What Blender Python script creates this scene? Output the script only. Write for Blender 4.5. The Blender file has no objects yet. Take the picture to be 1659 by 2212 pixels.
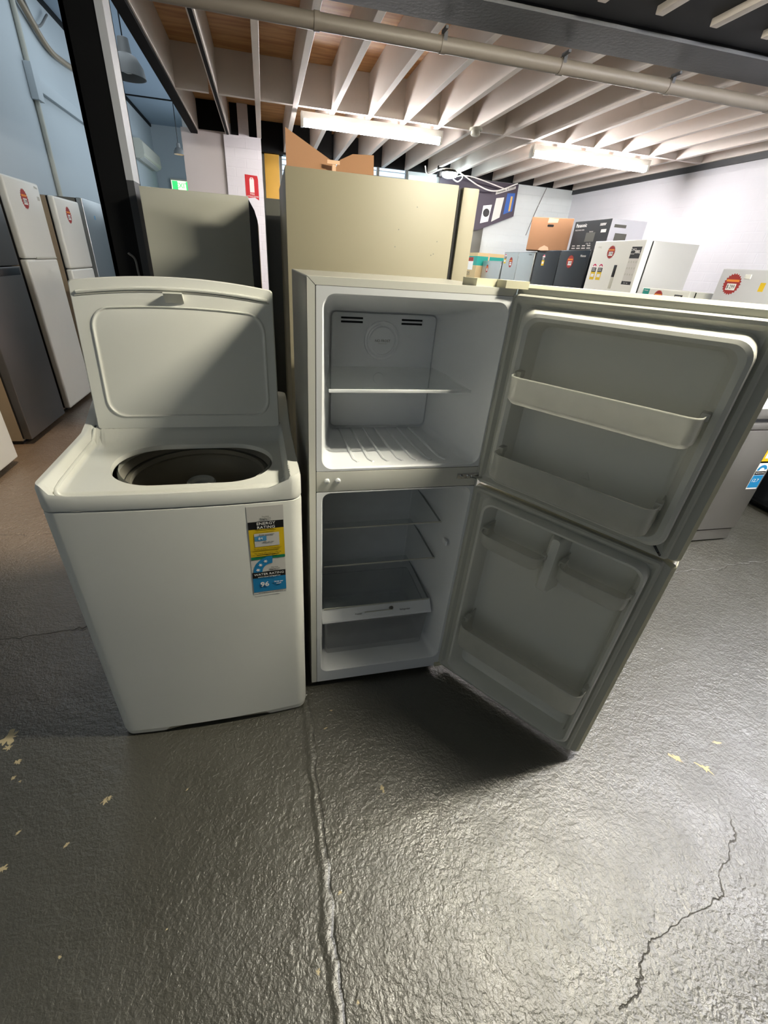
import bpy, bmesh, math, random
from mathutils import Vector, Matrix
random.seed(7)
C = bpy.context.scene.collection
sc = bpy.context.scene
PI = math.pi

# ------------------------------------------------------------------ camera
F_PX, YAW, PITCH, ROLL, CAM_H, CX, CY = 930.607, -0.2449, 0.54033, 0.0723, 1.5114, 800.306, 1124.641
cy_, sy_, cp_, sp_ = math.cos(YAW), math.sin(YAW), math.cos(PITCH), math.sin(PITCH)
fwd = Vector((-sy_*cp_, cy_*cp_, -sp_)); rgt = Vector((cy_, sy_, 0)); upv = rgt.cross(fwd)
r2 = math.cos(ROLL)*rgt + math.sin(ROLL)*upv
u2 = -math.sin(ROLL)*rgt + math.cos(ROLL)*upv
cd = bpy.data.cameras.new('camera'); cam = bpy.data.objects.new('camera', cd); C.objects.link(cam)
M = Matrix.Identity(4)
for i in range(3):
    M[i][0] = r2[i]; M[i][1] = u2[i]; M[i][2] = -fwd[i]
M[2][3] = CAM_H
cam.matrix_world = M
cd.sensor_fit = 'HORIZONTAL'; cd.sensor_width = 36.0
cd.lens = F_PX/1659*36; cd.clip_start = 0.02; cd.clip_end = 100
cd.shift_x = (829.5-CX)/1659; cd.shift_y = (CY-1106)/1659
sc.camera = cam

# ------------------------------------------------------------------ look, world, daylight, bay fill lights
sc.view_settings.view_transform = 'Standard'; sc.view_settings.look = 'None'
sc.view_settings.gamma = 1; sc.view_settings.use_curve_mapping = False
sc.view_settings.exposure = 1.42
TUBE = 46.0            # glow of the ceiling battens in view
KEY = 235.0             # glow of the batten over the aisle on the right
AISLE = 120.0          # glow of the batten over the right aisle
DAY = 3.5             # watts of daylight through the shop front
VOID = 13.0  # watts of the added fill lights in the tall left bay
WORLD = 0.025
w = bpy.data.worlds.new('world'); sc.world = w; w.use_nodes = True
w.node_tree.nodes['Background'].inputs[0].default_value = (1.0, 0.98, 0.93, 1)
w.node_tree.nodes['Background'].inputs[1].default_value = WORLD

def area_light(name, loc, rot, sx, sy, power, col):
    l = bpy.data.lights.new(name, 'AREA'); l.shape = 'RECTANGLE'; l.size = sx; l.size_y = sy
    l.energy = power; l.color = col
    o = bpy.data.objects.new(name, l); C.objects.link(o); o.location = loc; o.rotation_euler = rot
    return o
area_light('daylight_shopfront', (-1.7, -3.6, 2.1), (PI/2, 0, 0), 2.0, 3.2, DAY, (0.78, 0.9, 1.0))
area_light('bay_fill_top', (-1.75, 6.6, 4.2), (0, 0, 0), 1.2, 5.0, VOID, (0.82, 0.92, 1.0))  # added fill under the bay ceiling to brighten the left wall, no skylight there
area_light('bay_fill_side', (-.83, 11.5, 3.0), (0, PI/2, 0), 1.6, 6.0, VOID*1.6, (0.82, 0.92, 1.0))  # unseen fill added at the side wall to brighten the far bay, no window

# ------------------------------------------------------------------ materials
def lin(c):
    return tuple(((v/255)/12.92 if v/255 <= 0.04045 else ((v/255+0.055)/1.055)**2.4) for v in c)
def mat(name, col, rough=0.5, metal=0.0, spec=0.5, noise=0.0, nscale=8.0, bump=0.0, bscale=40.0, coat=0.0):
    m = bpy.data.materials.new(name); m.use_nodes = True
    nt = m.node_tree; b = nt.nodes['Principled BSDF']
    c = lin(col)
    b.inputs['Base Color'].default_value = (*c, 1); b.inputs['Roughness'].default_value = rough
    b.inputs['Metallic'].default_value = metal; b.inputs['Specular IOR Level'].default_value = spec
    if coat: b.inputs['Coat Weight'].default_value = coat; b.inputs['Coat Roughness'].default_value = .08
    tc = nt.nodes.new('ShaderNodeTexCoord')
    n = nt.nodes.new('ShaderNodeTexNoise'); n.inputs['Scale'].default_value = nscale; n.inputs['Detail'].default_value = 5
    nt.links.new(tc.outputs['Object'], n.inputs['Vector'])
    r = nt.nodes.new('ShaderNodeMapRange'); nz = max(noise, 0.015)
    r.inputs['To Min'].default_value = 1-nz; r.inputs['To Max'].default_value = 1+nz
    nt.links.new(n.outputs['Fac'], r.inputs['Value'])
    mx = nt.nodes.new('ShaderNodeMix'); mx.data_type = 'RGBA'; mx.blend_type = 'MULTIPLY'
    mx.inputs[0].default_value = 1; mx.inputs[6].default_value = (*c, 1)
    nt.links.new(r.outputs[0], mx.inputs[7]); nt.links.new(mx.outputs[2], b.inputs['Base Color'])
    if bump:
        n2 = nt.nodes.new('ShaderNodeTexNoise'); n2.inputs['Scale'].default_value = bscale; n2.inputs['Detail'].default_value = 3
        nt.links.new(tc.outputs['Object'], n2.inputs['Vector'])
        bp = nt.nodes.new('ShaderNodeBump'); bp.inputs['Strength'].default_value = bump; bp.inputs['Distance'].default_value = 0.01
        nt.links.new(n2.outputs['Fac'], bp.inputs['Height']); nt.links.new(bp.outputs[0], b.inputs['Normal'])
    return m
def emis(name, col, s):
    m = bpy.data.materials.new(name); m.use_nodes = True; nt = m.node_tree
    b = nt.nodes['Principled BSDF']; b.inputs['Base Color'].default_value = (*lin(col), 1)
    b.inputs['Emission Color'].default_value = (*lin(col), 1); b.inputs['Emission Strength'].default_value = s
    return m
def clear(name, col, opac, rough=0.25, gloss=0.12):
    """see-through plastic or glass: part clear, part milky, with a shine"""
    m = bpy.data.materials.new(name); m.use_nodes = True; nt = m.node_tree; N = nt.nodes
    for n in list(N): N.remove(n)
    out = N.new('ShaderNodeOutputMaterial'); t = N.new('ShaderNodeBsdfTransparent'); d = N.new('ShaderNodeBsdfDiffuse')
    tl = N.new('ShaderNodeBsdfTranslucent'); g = N.new('ShaderNodeBsdfGlossy'); tc = N.new('ShaderNodeTexCoord')
    no = N.new('ShaderNodeTexNoise'); no.inputs['Scale'].default_value = 14; no.inputs['Detail'].default_value = 6
    nt.links.new(tc.outputs['Object'], no.inputs['Vector'])
    mr = N.new('ShaderNodeMapRange'); mr.inputs['To Min'].default_value = opac*0.8; mr.inputs['To Max'].default_value = min(1, opac*1.2)
    nt.links.new(no.outputs['Fac'], mr.inputs['Value'])
    d.inputs[0].default_value = (*lin(col), 1); tl.inputs[0].default_value = (*lin(col), 1)
    g.inputs[0].default_value = (1, 1, 1, 1); g.inputs['Roughness'].default_value = rough
    a = N.new('ShaderNodeMixShader'); a.inputs[0].default_value = 0.35
    b = N.new('ShaderNodeMixShader'); c = N.new('ShaderNodeMixShader'); c.inputs[0].default_value = gloss
    nt.links.new(d.outputs[0], a.inputs[1]); nt.links.new(tl.outputs[0], a.inputs[2])
    nt.links.new(mr.outputs[0], b.inputs[0]); nt.links.new(t.outputs[0], b.inputs[1]); nt.links.new(a.outputs[0], b.inputs[2])
    nt.links.new(b.outputs[0], c.inputs[1]); nt.links.new(g.outputs[0], c.inputs[2]); nt.links.new(c.outputs[0], out.inputs[0])
    return m
def brickwall(name, col, rough=0.75, mortar=0.94, bump=0.35, turn=False):
    m = mat(name, col, rough, noise=0.05, nscale=3); nt = m.node_tree; b = nt.nodes['Principled BSDF']
    tc = nt.nodes.new('ShaderNodeTexCoord'); sp = nt.nodes.new('ShaderNodeSeparateXYZ'); cb = nt.nodes.new('ShaderNodeCombineXYZ')
    ad = nt.nodes.new('ShaderNodeMath'); ad.operation = 'ADD'
    nt.links.new(tc.outputs['Object'], sp.inputs[0]); nt.links.new(sp.outputs[0], ad.inputs[0]); nt.links.new(sp.outputs[1], ad.inputs[1])
    nt.links.new(ad.outputs[0], cb.inputs[0]); nt.links.new(sp.outputs[2], cb.inputs[1])
    br = nt.nodes.new('ShaderNodeTexBrick'); br.inputs['Scale'].default_value = 1.0
    br.inputs['Brick Width'].default_value = 0.24; br.inputs['Row Height'].default_value = 0.086
    br.inputs['Mortar Size'].default_value = 0.006; br.inputs['Mortar Smooth'].default_value = 0.6
    br.inputs['Color1'].default_value = (1, 1, 1, 1); br.inputs['Color2'].default_value = (0.9, 0.9, 0.9, 1); br.inputs['Mortar'].default_value = (0, 0, 0, 1)
    nt.links.new(cb.outputs[0], br.inputs['Vector'])
    n2 = nt.nodes.new('ShaderNodeTexNoise'); n2.inputs['Scale'].default_value = 9; n2.inputs['Detail'].default_value = 6
    nt.links.new(tc.outputs['Object'], n2.inputs['Vector'])
    mm = nt.nodes.new('ShaderNodeMath'); mm.operation = 'MULTIPLY_ADD'; mm.inputs[1].default_value = 0.6
    nt.links.new(br.outputs['Color'], mm.inputs[0]); nt.links.new(n2.outputs['Fac'], mm.inputs[2])
    bp = nt.nodes.new('ShaderNodeBump'); bp.inputs['Strength'].default_value = bump; bp.inputs['Distance'].default_value = 0.008
    nt.links.new(mm.outputs[0], bp.inputs['Height']); nt.links.new(bp.outputs[0], b.inputs['Normal'])
    return m
def plywood(name, c1, c2):
    m = mat(name, c1, 0.6); nt = m.node_tree; b = nt.nodes['Principled BSDF']
    tc = nt.nodes.new('ShaderNodeTexCoord'); mp = nt.nodes.new('ShaderNodeMapping'); mp.inputs['Scale'].default_value = (1.0, 9.0, 1.0)
    n = nt.nodes.new('ShaderNodeTexNoise'); n.inputs['Scale'].default_value = 1.6; n.inputs['Detail'].default_value = 7; n.inputs['Distortion'].default_value = 1.2
    cr = nt.nodes.new('ShaderNodeValToRGB'); e = cr.color_ramp.elements
    e[0].position = .32; e[0].color = (*lin(c2), 1); e[1].position = .62; e[1].color = (*lin(c1), 1)
    nt.links.new(tc.outputs['Object'], mp.inputs[0]); nt.links.new(mp.outputs[0], n.inputs['Vector'])
    nt.links.new(n.outputs['Fac'], cr.inputs[0]); nt.links.new(cr.outputs[0], b.inputs['Base Color'])
    return m

def floor_material():
    m = bpy.data.materials.new('painted_concrete'); m.use_nodes = True; nt = m.node_tree; N = nt.nodes; L = nt.links
    b = N['Principled BSDF']; tc = N.new('ShaderNodeTexCoord'); sp = N.new('ShaderNodeSeparateXYZ')
    L.new(tc.outputs['Object'], sp.inputs[0])
    def noise(s, d=5, dist=0.0):
        n = N.new('ShaderNodeTexNoise'); n.inputs['Scale'].default_value = s; n.inputs['Detail'].default_value = d
        n.inputs['Distortion'].default_value = dist; L.new(tc.outputs['Object'], n.inputs['Vector']); return n.outputs['Fac']
    def mth(op, a, bb=None, c=None):
        n = N.new('ShaderNodeMath'); n.operation = op
        for k, v in enumerate((a, bb, c)):
            if v is None: continue
            if isinstance(v, (int, float)): n.inputs[k].default_value = v
            else: L.new(v, n.inputs[k])
        return n.outputs[0]
    def rng(v, a0, a1, b0, b1):
        n = N.new('ShaderNodeMapRange'); n.interpolation_type = 'SMOOTHSTEP'
        for k, q in enumerate((a0, a1, b0, b1)): n.inputs[k+1].default_value = q
        L.new(v, n.inputs[0]); return n.outputs[0]
    def mixc(f, a, bb):
        n = N.new('ShaderNodeMix'); n.data_type = 'RGBA'; L.new(f, n.inputs[0])
        for k, v in ((6, a), (7, bb)):
            if isinstance(v, tuple): n.inputs[k].default_value = (*lin(v), 1)
            else: L.new(v, n.inputs[k])
        return n.outputs[2]
    x, y = sp.outputs[0], sp.outputs[1]
    big = noise(1.3, 4); mid = noise(6, 6); fine = noise(75, 4, .4); tiny = noise(170, 3)
    col = mixc(rng(big, .35, .65, 0, 1), (62, 60, 51), (69, 67, 58))
    col = mixc(rng(mid, .55, .75, 0, .35), col, (53, 52, 45))
    # brown concrete along the left aisle, warm lamp reflection mixed into its colour
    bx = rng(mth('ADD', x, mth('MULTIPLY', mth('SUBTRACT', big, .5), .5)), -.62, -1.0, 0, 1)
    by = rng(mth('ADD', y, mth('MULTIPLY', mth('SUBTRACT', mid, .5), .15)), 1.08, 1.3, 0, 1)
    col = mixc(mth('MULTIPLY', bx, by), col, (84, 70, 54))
    # filled joint that runs away from the camera beside the open refrigerator
    wob = mth('MULTIPLY', mth('SUBTRACT', noise(7, 6), .5), .07)
    dx = mth('ADD', mth('SUBTRACT', x, .083), wob)
    front = rng(y, 1.05, 1.2, 1, 0)
    brk = rng(noise(14, 5), .38, .6, 0, 1)
    groove = mth('MULTIPLY', mth('MULTIPLY', rng(mth('ABSOLUTE', dx), 0, .005, 1, 0), front), mth('MULTIPLY_ADD', brk, .8, .2))
    ridge = mth('MULTIPLY', rng(mth('ABSOLUTE', mth('ADD', dx, .016)), 0, .02, 1, 0), front)
    side = mth('MULTIPLY', rng(dx, -.004, .004, 0, 1), front)
    # hairline cracks
    def crack(pts, wid=.0022):
        out = None
        wx = mth('ADD', x, mth('MULTIPLY', mth('SUBTRACT', noise(9, 6), .5), .1)); wy = mth('ADD', y, mth('MULTIPLY', mth('SUBTRACT', noise(11, 6), .5), .1))
        for (x0, y0), (x1, y1) in zip(pts[:-1], pts[1:]):
            l2 = (x1-x0)**2+(y1-y0)**2
            t = mth('DIVIDE', mth('ADD', mth('MULTIPLY', mth('SUBTRACT', wx, x0), x1-x0), mth('MULTIPLY', mth('SUBTRACT', wy, y0), y1-y0)), l2)
            t = mth('MINIMUM', mth('MAXIMUM', t, 0), 1)
            ex = mth('SUBTRACT', wx, mth('MULTIPLY_ADD', t, x1-x0, x0)); ey = mth('SUBTRACT', wy, mth('MULTIPLY_ADD', t, y1-y0, y0))
            d = mth('SQRT', mth('ADD', mth('MULTIPLY', ex, ex), mth('MULTIPLY', ey, ey)))
            c = rng(d, 0, wid, 1, 0); out = c if out is None else mth('MAXIMUM', out, c)
        return out
    cr = mth('MAXIMUM', crack([(1.42, .46), (1.36, .37), (1.15, .26), (.9, .21), (.74, .14)]), crack([(-1.9, 1.6), (-1.2, 1.628), (-.6, 1.66)], .006))
    cr = mth('MAXIMUM', cr, mth('MULTIPLY', crack([(2.0, 1.66), (2.6, 1.64), (3.4, 1.7)], .005), .7))
    cr = mth('MAXIMUM', cr, mth('MULTIPLY', crack([(-2.2, 2.55), (-1.4, 2.5), (-.8, 2.52)], .004), .8))
    dark = mth('MAXIMUM', mth('MULTIPLY', mth('MULTIPLY', cr, rng(noise(20, 4), .35, .6, .2, 1)), .7), mth('MULTIPLY', groove, .4))
    col = mixc(dark, col, (38, 36, 33))
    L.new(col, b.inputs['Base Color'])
    L.new(rng(mid, .3, .7, .36, .48), b.inputs['Roughness'])
    b.inputs['Specular IOR Level'].default_value = 1.0; b.inputs['Coat Weight'].default_value = .8; b.inputs['Coat Roughness'].default_value = .42
    vor = N.new('ShaderNodeTexVoronoi'); vor.feature = 'SMOOTH_F1'; vor.inputs['Scale'].default_value = 26; L.new(tc.outputs['Object'], vor.inputs['Vector'])
    h = mth('MULTIPLY_ADD', fine, 1.0, mth('MULTIPLY', tiny, .35))
    h = mth('MULTIPLY_ADD', mid, 1.0, h); h = mth('MULTIPLY_ADD', vor.outputs['Distance'], .6, h)
    h = mth('SUBTRACT', h, mth('MULTIPLY', groove, 1.6)); h = mth('MULTIPLY_ADD', ridge, 1.1, h); h = mth('SUBTRACT', h, mth('MULTIPLY', side, .5))
    h = mth('SUBTRACT', h, mth('MULTIPLY', cr, 2.0))
    bp = N.new('ShaderNodeBump'); bp.inputs['Strength'].default_value = .42; bp.inputs['Distance'].default_value = .008
    L.new(h, bp.inputs['Height']); L.new(bp.outputs[0], b.inputs['Normal']); L.new(bp.outputs[0], b.inputs['Coat Normal'])
    return m

MT = dict(
    white=mat('white_enamel', (226, 226, 218), .32, noise=.02),
    offwhite=mat('offwhite_enamel', (216, 215, 205), .35, noise=.02),
    liner=mat('white_plastic_liner', (228, 230, 232), .38, noise=.02),
    doorliner=mat('door_liner_plastic', (212, 212, 204), .36, noise=.02),
    gasket=mat('grey_rubber_gasket', (188, 188, 178), .55),
    edge=mat('cream_door_edge', (206, 202, 176), .35),
    steelside=mat('pale_grey_side', (176, 175, 168), .3, metal=.25),
    beige=mat('cream_painted_steel', (134, 127, 106), .45, noise=.03, nscale=4),
    greyside=mat('grey_painted_steel', (184, 183, 170), .42, noise=.03, nscale=4),
    darkside=mat('dark_grey_steel', (92, 91, 84), .45),
    black=mat('black_gloss', (18, 19, 21), .25),
    blackmatt=mat('black_paint', (7, 7, 8), .6, spec=.2, noise=.1),
    blackdoor=mat('black_steel_door', (40, 44, 50), .22, metal=.5),
    beam=mat('charcoal_painted_beam', (62, 63, 66), .6, noise=.08, bump=.1),
    darkceil=mat('dark_painted_ceiling', (24, 25, 29), .8),
    silver=mat('brushed_silver', (176, 182, 184), .28, metal=.75, noise=.03),
    dsteel=mat('dark_stainless', (112, 110, 108), .3, metal=.8, noise=.05),
    stainless=mat('stainless_front', (150, 147, 140), .3, metal=.85, noise=.04),
    chrome=mat('chrome', (210, 210, 208), .15, metal=1),
    tanside=mat('tan_grey_side', (150, 134, 112), .4),
    joist=mat('white_painted_timber', (214, 205, 197), .6, noise=.05, nscale=5, bump=.08),
    joistdark=mat('black_edge_strip', (5, 5, 6), .7, spec=.1),
    ply=plywood('orange_plywood', (206, 158, 104), (168, 116, 66)),
    bluewall=mat('pale_blue_wall', (186, 194, 198), .7, noise=.03, nscale=2),
    blueceil=mat('blue_grey_ceiling', (150, 166, 182), .8),
    pinkwall=mat('pale_plaster', (196, 188, 186), .75, noise=.04, nscale=2),
    brick=brickwall('painted_brick', (222, 218, 222)),
    brickback=brickwall('painted_brick_back', (206, 212, 212)),
    brickright=brickwall('painted_brick_right', (216, 216, 222), bump=.22),
    pipe=mat('painted_pipe', (112, 104, 94), .5, noise=.05),
    cream=mat('cream_plastic', (206, 203, 188), .45),
    floor=floor_material(),
    chip=mat('bare_concrete', (198, 182, 146), .8, noise=.12, nscale=40),
    tube=emis('lit_batten_diffuser', (255, 250, 249), TUBE),
    key=emis('lit_aisle_batten', (255, 248, 226), KEY),
    aisle=emis('lit_right_aisle_batten', (250, 250, 255), AISLE),
    flood=emis('lit_flood_lamp', (225, 248, 255), 40),
    lampglow=emis('lit_pendant_bulb', (255, 220, 160), 6),
    exitgreen=emis('lit_exit_green', (60, 200, 110), .5),
    exitwhite=emis('lit_exit_pale', (220, 250, 200), .5),
    winsky=emis('daylight_behind_louvre', (170, 200, 220), .8),
    red=mat('red_sign', (196, 22, 32), .5),
    signwhite=mat('sign_white', (238, 236, 232), .5),
    starred=mat('red_brown_sticker', (158, 34, 26), .5),
    orange=mat('orange_print', (232, 140, 40), .5),
    ink=mat('black_print', (16, 16, 17), .5),
    yellow=mat('yellow_print', (224, 188, 20), .5),
    green=mat('green_print', (0, 122, 84), .5),
    blue=mat('blue_print', (22, 128, 182), .5),
    lblue=mat('light_blue_print', (78, 150, 196), .5),
    pinkp=mat('pink_print', (196, 40, 90), .5),
    paper=mat('grey_white_paper', (206, 203, 196), .5),
    teal=mat('teal_print', (20, 150, 138), .5),
    carton=mat('brown_cardboard', (150, 110, 78), .8, noise=.06),
    cartonlight=mat('tan_cardboard', (200, 176, 132), .8, noise=.05),
    cartonblack=mat('black_printed_carton', (34, 34, 36), .5, noise=.15, nscale=20),
    cartonwhite=mat('white_printed_carton', (206, 206, 214), .6, noise=.05),
    tape=mat('clear_tape', (206, 170, 140), .3),
    banner=mat('dark_purple_banner', (58, 48, 62), .5),
    bannerblue=mat('banner_blue', (36, 84, 160), .5),
    bannergold=mat('banner_gold', (196, 160, 90), .5),
    pendant=mat('grey_pendant_metal', (112, 112, 110), .5),
    cable=mat('grey_cable', (120, 120, 118), .6),
    yellowwood=mat('yellow_board', (212, 164, 62), .6, noise=.08),
    postgrey=mat('grey_painted_flange', (170, 172, 176), .45),
    drum=mat('grey_plastic_drum', (158, 154, 142), .4),
    drumdark=mat('dark_drum_wall', (104, 100, 92), .35, metal=.5),
    display=mat('black_glass_display', (22, 23, 26), .1),
    gap=mat('dark_gap', (10, 10, 10), .9),
    glass=clear('shelf_glass', (176, 190, 190), .16, .1, .1),
    bin=clear('frosted_clear_plastic', (222, 222, 214), .5, .3, .08),
    crisp=clear('clear_drawer_plastic', (190, 190, 190), .35, .2, .1),
)

# ------------------------------------------------------------------ helpers
def link(name, bm, m=None, parent=None, smooth=False, loc=None, rot=None):
    me = bpy.data.meshes.new(name); bm.normal_update(); bm.to_mesh(me); bm.free()
    o = bpy.data.objects.new(name, me); C.objects.link(o)
    if m is not None:
        if isinstance(m, (list, tuple)):
            for q in m: me.materials.append(q)
        else: me.materials.append(m)
    if parent: o.parent = parent
    if loc: o.location = loc
    if rot: o.rotation_euler = rot
    if smooth:
        for p in me.polygons: p.use_smooth = True
        try: me.set_sharp_from_angle(angle=math.radians(38))
        except Exception: pass
    return o
def thing(name, label, cat, loc=(0, 0, 0), rz=0, group=None):
    o = bpy.data.objects.new(name, None); C.objects.link(o); o.location = loc; o.rotation_euler = (0, 0, rz)
    o.empty_display_size = .1
    return tag(o, label, cat, group)
def tag(o, label, cat, group=None):
    o['label'] = label; o['category'] = cat
    if group: o['group'] = group
    return o
def struct(o, label=None, cat=None, group=None):
    o['kind'] = 'structure'
    if label: o['label'] = label; o['category'] = cat
    if group: o['group'] = group
    return o
def bx(bm, x0, x1, y0, y1, z0, z1, bev=0.0, seg=2):
    r = bmesh.ops.create_cube(bm, size=1); vs = r['verts']
    for v in vs: v.co = Vector(((x0+x1)/2+v.co.x*(x1-x0), (y0+y1)/2+v.co.y*(y1-y0), (z0+z1)/2+v.co.z*(z1-z0)))
    if bev:
        es = list({e for v in vs for e in v.link_edges})
        bmesh.ops.bevel(bm, geom=es, offset=bev, segments=seg, affect='EDGES', profile=.6)
    return bm
def box(name, m, parent, x0, x1, y0, y1, z0, z1, bev=0.0, seg=2):
    return link(name, bx(bmesh.new(), x0, x1, y0, y1, z0, z1, bev, seg), m, parent, smooth=bev > 0)
def rr(x0, x1, y0, y1, r, n=6):
    """rounded rectangle outline, 4*(n+1) points, counter-clockwise"""
    p = []
    for cx, cy, a in ((x1-r, y1-r, 0), (x0+r, y1-r, 90), (x0+r, y0+r, 180), (x1-r, y0+r, 270)):
        for k in range(n+1):
            t = math.radians(a+90*k/n); p.append((cx+r*math.cos(t), cy+r*math.sin(t)))
    return p
def loft(bm, rings, cap0=False, cap1=False):
    """rings: lists of 3D points of equal count"""
    R = [[bm.verts.new(q) for q in r] for r in rings]; n = len(R[0])
    for a, b in zip(R[:-1], R[1:]):
        for i in range(n):
            j = (i+1) % n
            try: bm.faces.new((a[i], a[j], b[j], b[i]))
            except ValueError: pass
    if cap0: bm.faces.new(list(reversed(R[0])))
    if cap1: bm.faces.new(R[-1])
    return bm
def fixn(bm):
    bmesh.ops.recalc_face_normals(bm, faces=bm.faces[:]); return bm
def vloft(specs, cap0=False, cap1=False, n=6, bm=None):
    """rings in upright planes: (x0,x1,z0,z1,r,y)"""
    bm = bm or bmesh.new()
    loft(bm, [[(p[0], s[5], p[1]) for p in rr(s[0], s[1], s[2], s[3], s[4], n)] for s in specs], cap0, cap1)
    return fixn(bm)
def hloft(specs, cap0=False, cap1=False, n=6, bm=None):
    """rings in level planes: (x0,x1,y0,y1,r,z)"""
    bm = bm or bmesh.new()
    loft(bm, [[(p[0], p[1], s[5]) for p in rr(s[0], s[1], s[2], s[3], s[4], n)] for s in specs], cap0, cap1)
    return fixn(bm)
def prism(bm, pts, f0, f1):
    """pts 2D, f0/f1 map a 2D point to 3D on the two faces"""
    a = [bm.verts.new(f0(p)) for p in pts]; b = [bm.verts.new(f1(p)) for p in pts]; n = len(pts)
    bm.faces.new(a); bm.faces.new(list(reversed(b)))
    for i in range(n):
        j = (i+1) % n; bm.faces.new((a[j], a[i], b[i], b[j]))
    return fixn(bm)
def tube(bm, path, r, n=10, caps=True):
    path = [Vector(p) for p in path]; rings = []; up = Vector((0, 0, 1))
    for i, p in enumerate(path):
        t = (path[min(i+1, len(path)-1)]-path[max(i-1, 0)]).normalized()
        s = t.cross(up if abs(t.z) < .95 else Vector((1, 0, 0))).normalized(); q = s.cross(t)
        rad = r[i] if isinstance(r, (list, tuple)) else r
        rings.append([p+rad*(math.cos(2*PI*k/n)*s+math.sin(2*PI*k/n)*q) for k in range(n)])
    loft(bm, rings, caps, caps); return fixn(bm)
def lathe(bm, prof, n=28, c=(0, 0, 0)):
    loft(bm, [[(c[0]+r*math.cos(2*PI*k/n), c[1]+r*math.sin(2*PI*k/n), c[2]+z) for k in range(n)] for r, z in prof]); return fixn(bm)
def bez(pts, n=16):
    """smooth path through points (Catmull-Rom)"""
    P = [Vector(p) for p in pts]; P = [2*P[0]-P[1]]+P+[2*P[-1]-P[-2]]; out = []
    for i in range(1, len(P)-2):
        for k in range(n):
            t = k/n; a, b, c, d = P[i-1:i+3]
            out.append(.5*((2*b)+(c-a)*t+(2*a-5*b+4*c-d)*t*t+(3*b-a-3*c+d)*t**3))
    out.append(P[-2]); return out
def text(name, s, size, loc, m, parent=None, rot=(PI/2, 0, 0), align='CENTER', sx=1.0, bold=0.0):
    cu = bpy.data.curves.new('t', 'FONT'); cu.body = s; cu.size = size; cu.align_x = align; cu.align_y = 'CENTER'; cu.resolution_u = 2
    cu.extrude = 0.0002; cu.offset = bold
    t = bpy.data.objects.new('t', cu); C.objects.link(t)
    dg = bpy.context.evaluated_depsgraph_get()
    me = bpy.data.meshes.new_from_object(t.evaluated_get(dg))
    bpy.data.objects.remove(t); bpy.data.curves.remove(cu)
    me.name = name; me.materials.clear(); me.materials.append(m)
    o = bpy.data.objects.new(name, me); C.objects.link(o); o.parent = parent; o.location = loc; o.rotation_euler = rot; o.scale = (sx, 1, 1)
    return o
def plate(name, m, parent, pts, y, th=.0006):
    """thin printed patch on an upright front (faces -y)"""
    return link(name, prism(bmesh.new(), pts, lambda p: (p[0], y-th, p[1]), lambda p: (p[0], y, p[1])), m, parent)
def rect(x0, x1, z0, z1): return [(x0, z0), (x1, z0), (x1, z1), (x0, z1)]
def star(cx, cz, r0, r1, n): return [(cx+(r0 if k % 2 else r1)*math.cos(PI*k/n), cz+(r0 if k % 2 else r1)*math.sin(PI*k/n)) for k in range(2*n)]
def arc(cx, cz, r0, r1, a0, a1, n=14):
    A = [math.radians(a0+(a1-a0)*k/n) for k in range(n+1)]
    return [(cx+r1*math.cos(a), cz+r1*math.sin(a)) for a in A]+[(cx+r0*math.cos(a), cz+r0*math.sin(a)) for a in reversed(A)]
def ss(a, b, v):
    t = min(1, max(0, (v-a)/(b-a))); return t*t*(3-2*t)

# ------------------------------------------------------------------ setting
XR, YB, XL, ZC = 4.57, 7.25, -2.75, 2.6
def sbox(name, m, x0, x1, y0, y1, z0, z1, label, cat, bev=0, group=None):
    return struct(box(name, m, None, x0, x1, y0, y1, z0, z1, bev), label, cat, group)
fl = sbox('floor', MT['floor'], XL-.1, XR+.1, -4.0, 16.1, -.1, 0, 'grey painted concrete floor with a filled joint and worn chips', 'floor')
sbox('wall_right', MT['brickright'], XR, XR+.15, -4.0, YB+.15, 0, 2.87, 'white painted brick wall along the right', 'wall')
sbox('wall_back', MT['brickback'], .04, XR, YB, YB+.15, 0, 2.6, 'pale painted brick wall at the far end', 'wall')
sbox('wall_left', MT['bluewall'], XL-.15, XL, -4.0, 16.1, 0, 4.25, 'tall pale blue wall on the left', 'wall')
sbox('wall_far', MT['bluewall'], XL, -.8, 16.0, 16.15, 0, 4.25, 'blue grey end wall of the tall left bay', 'wall')
sbox('wall_partition', MT['pinkwall'], -.8, -.34, 6.42, 6.6, 0, 2.62, 'pale plaster wall panel left of the brick pillar', 'wall')
sbox('wall_bay', MT['bluewall'], -.8, -.72, 6.6, 16.0, 0, 4.25, 'side wall of the tall left bay', 'wall')
sbox('wall_mezzanine', MT['pinkwall'], -.7, -.6, -4.0, 16, 2.9, 4.25, 'upper wall above the joists', 'wall')
sbox('ceiling', MT['ply'], -.66, XR, 2.9, YB+.1, 2.87, 2.9, 'orange plywood ceiling deck between white joists', 'ceiling')
sbox('ceiling_bay', MT['blueceil'], XL, -.6, -4.0, 16.1, 4.25, 4.35, 'blue grey ceiling of the tall left bay', 'ceiling')
sbox('ceiling_dark', MT['darkceil'], -.66, XR, -4.0, 2.86, 2.63, 2.7, 'dark painted ceiling overhead', 'ceiling')
sbox('brick_pillar', MT['brick'], -.36, .035, 6.38, 6.8, 0, 2.6, 'white painted brick pillar carrying the fire extinguisher sign', 'pillar')
sbox('trim_1', MT['beam'], XR-.03, XR, 2.9, YB, 2.55, 2.6, 'dark strip where right wall meets the joists', 'trim')
sbox('trim_2', MT['blackmatt'], XL, XL+.03, 3, 16, 4.19, 4.25, 'dark cornice strip of the tall left bay', 'trim')
sbox('trim_3', MT['blackmatt'], XL, -.6, 13.4, 13.46, 4.235, 4.25, 'dark joint line across the bay ceiling', 'trim')
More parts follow.
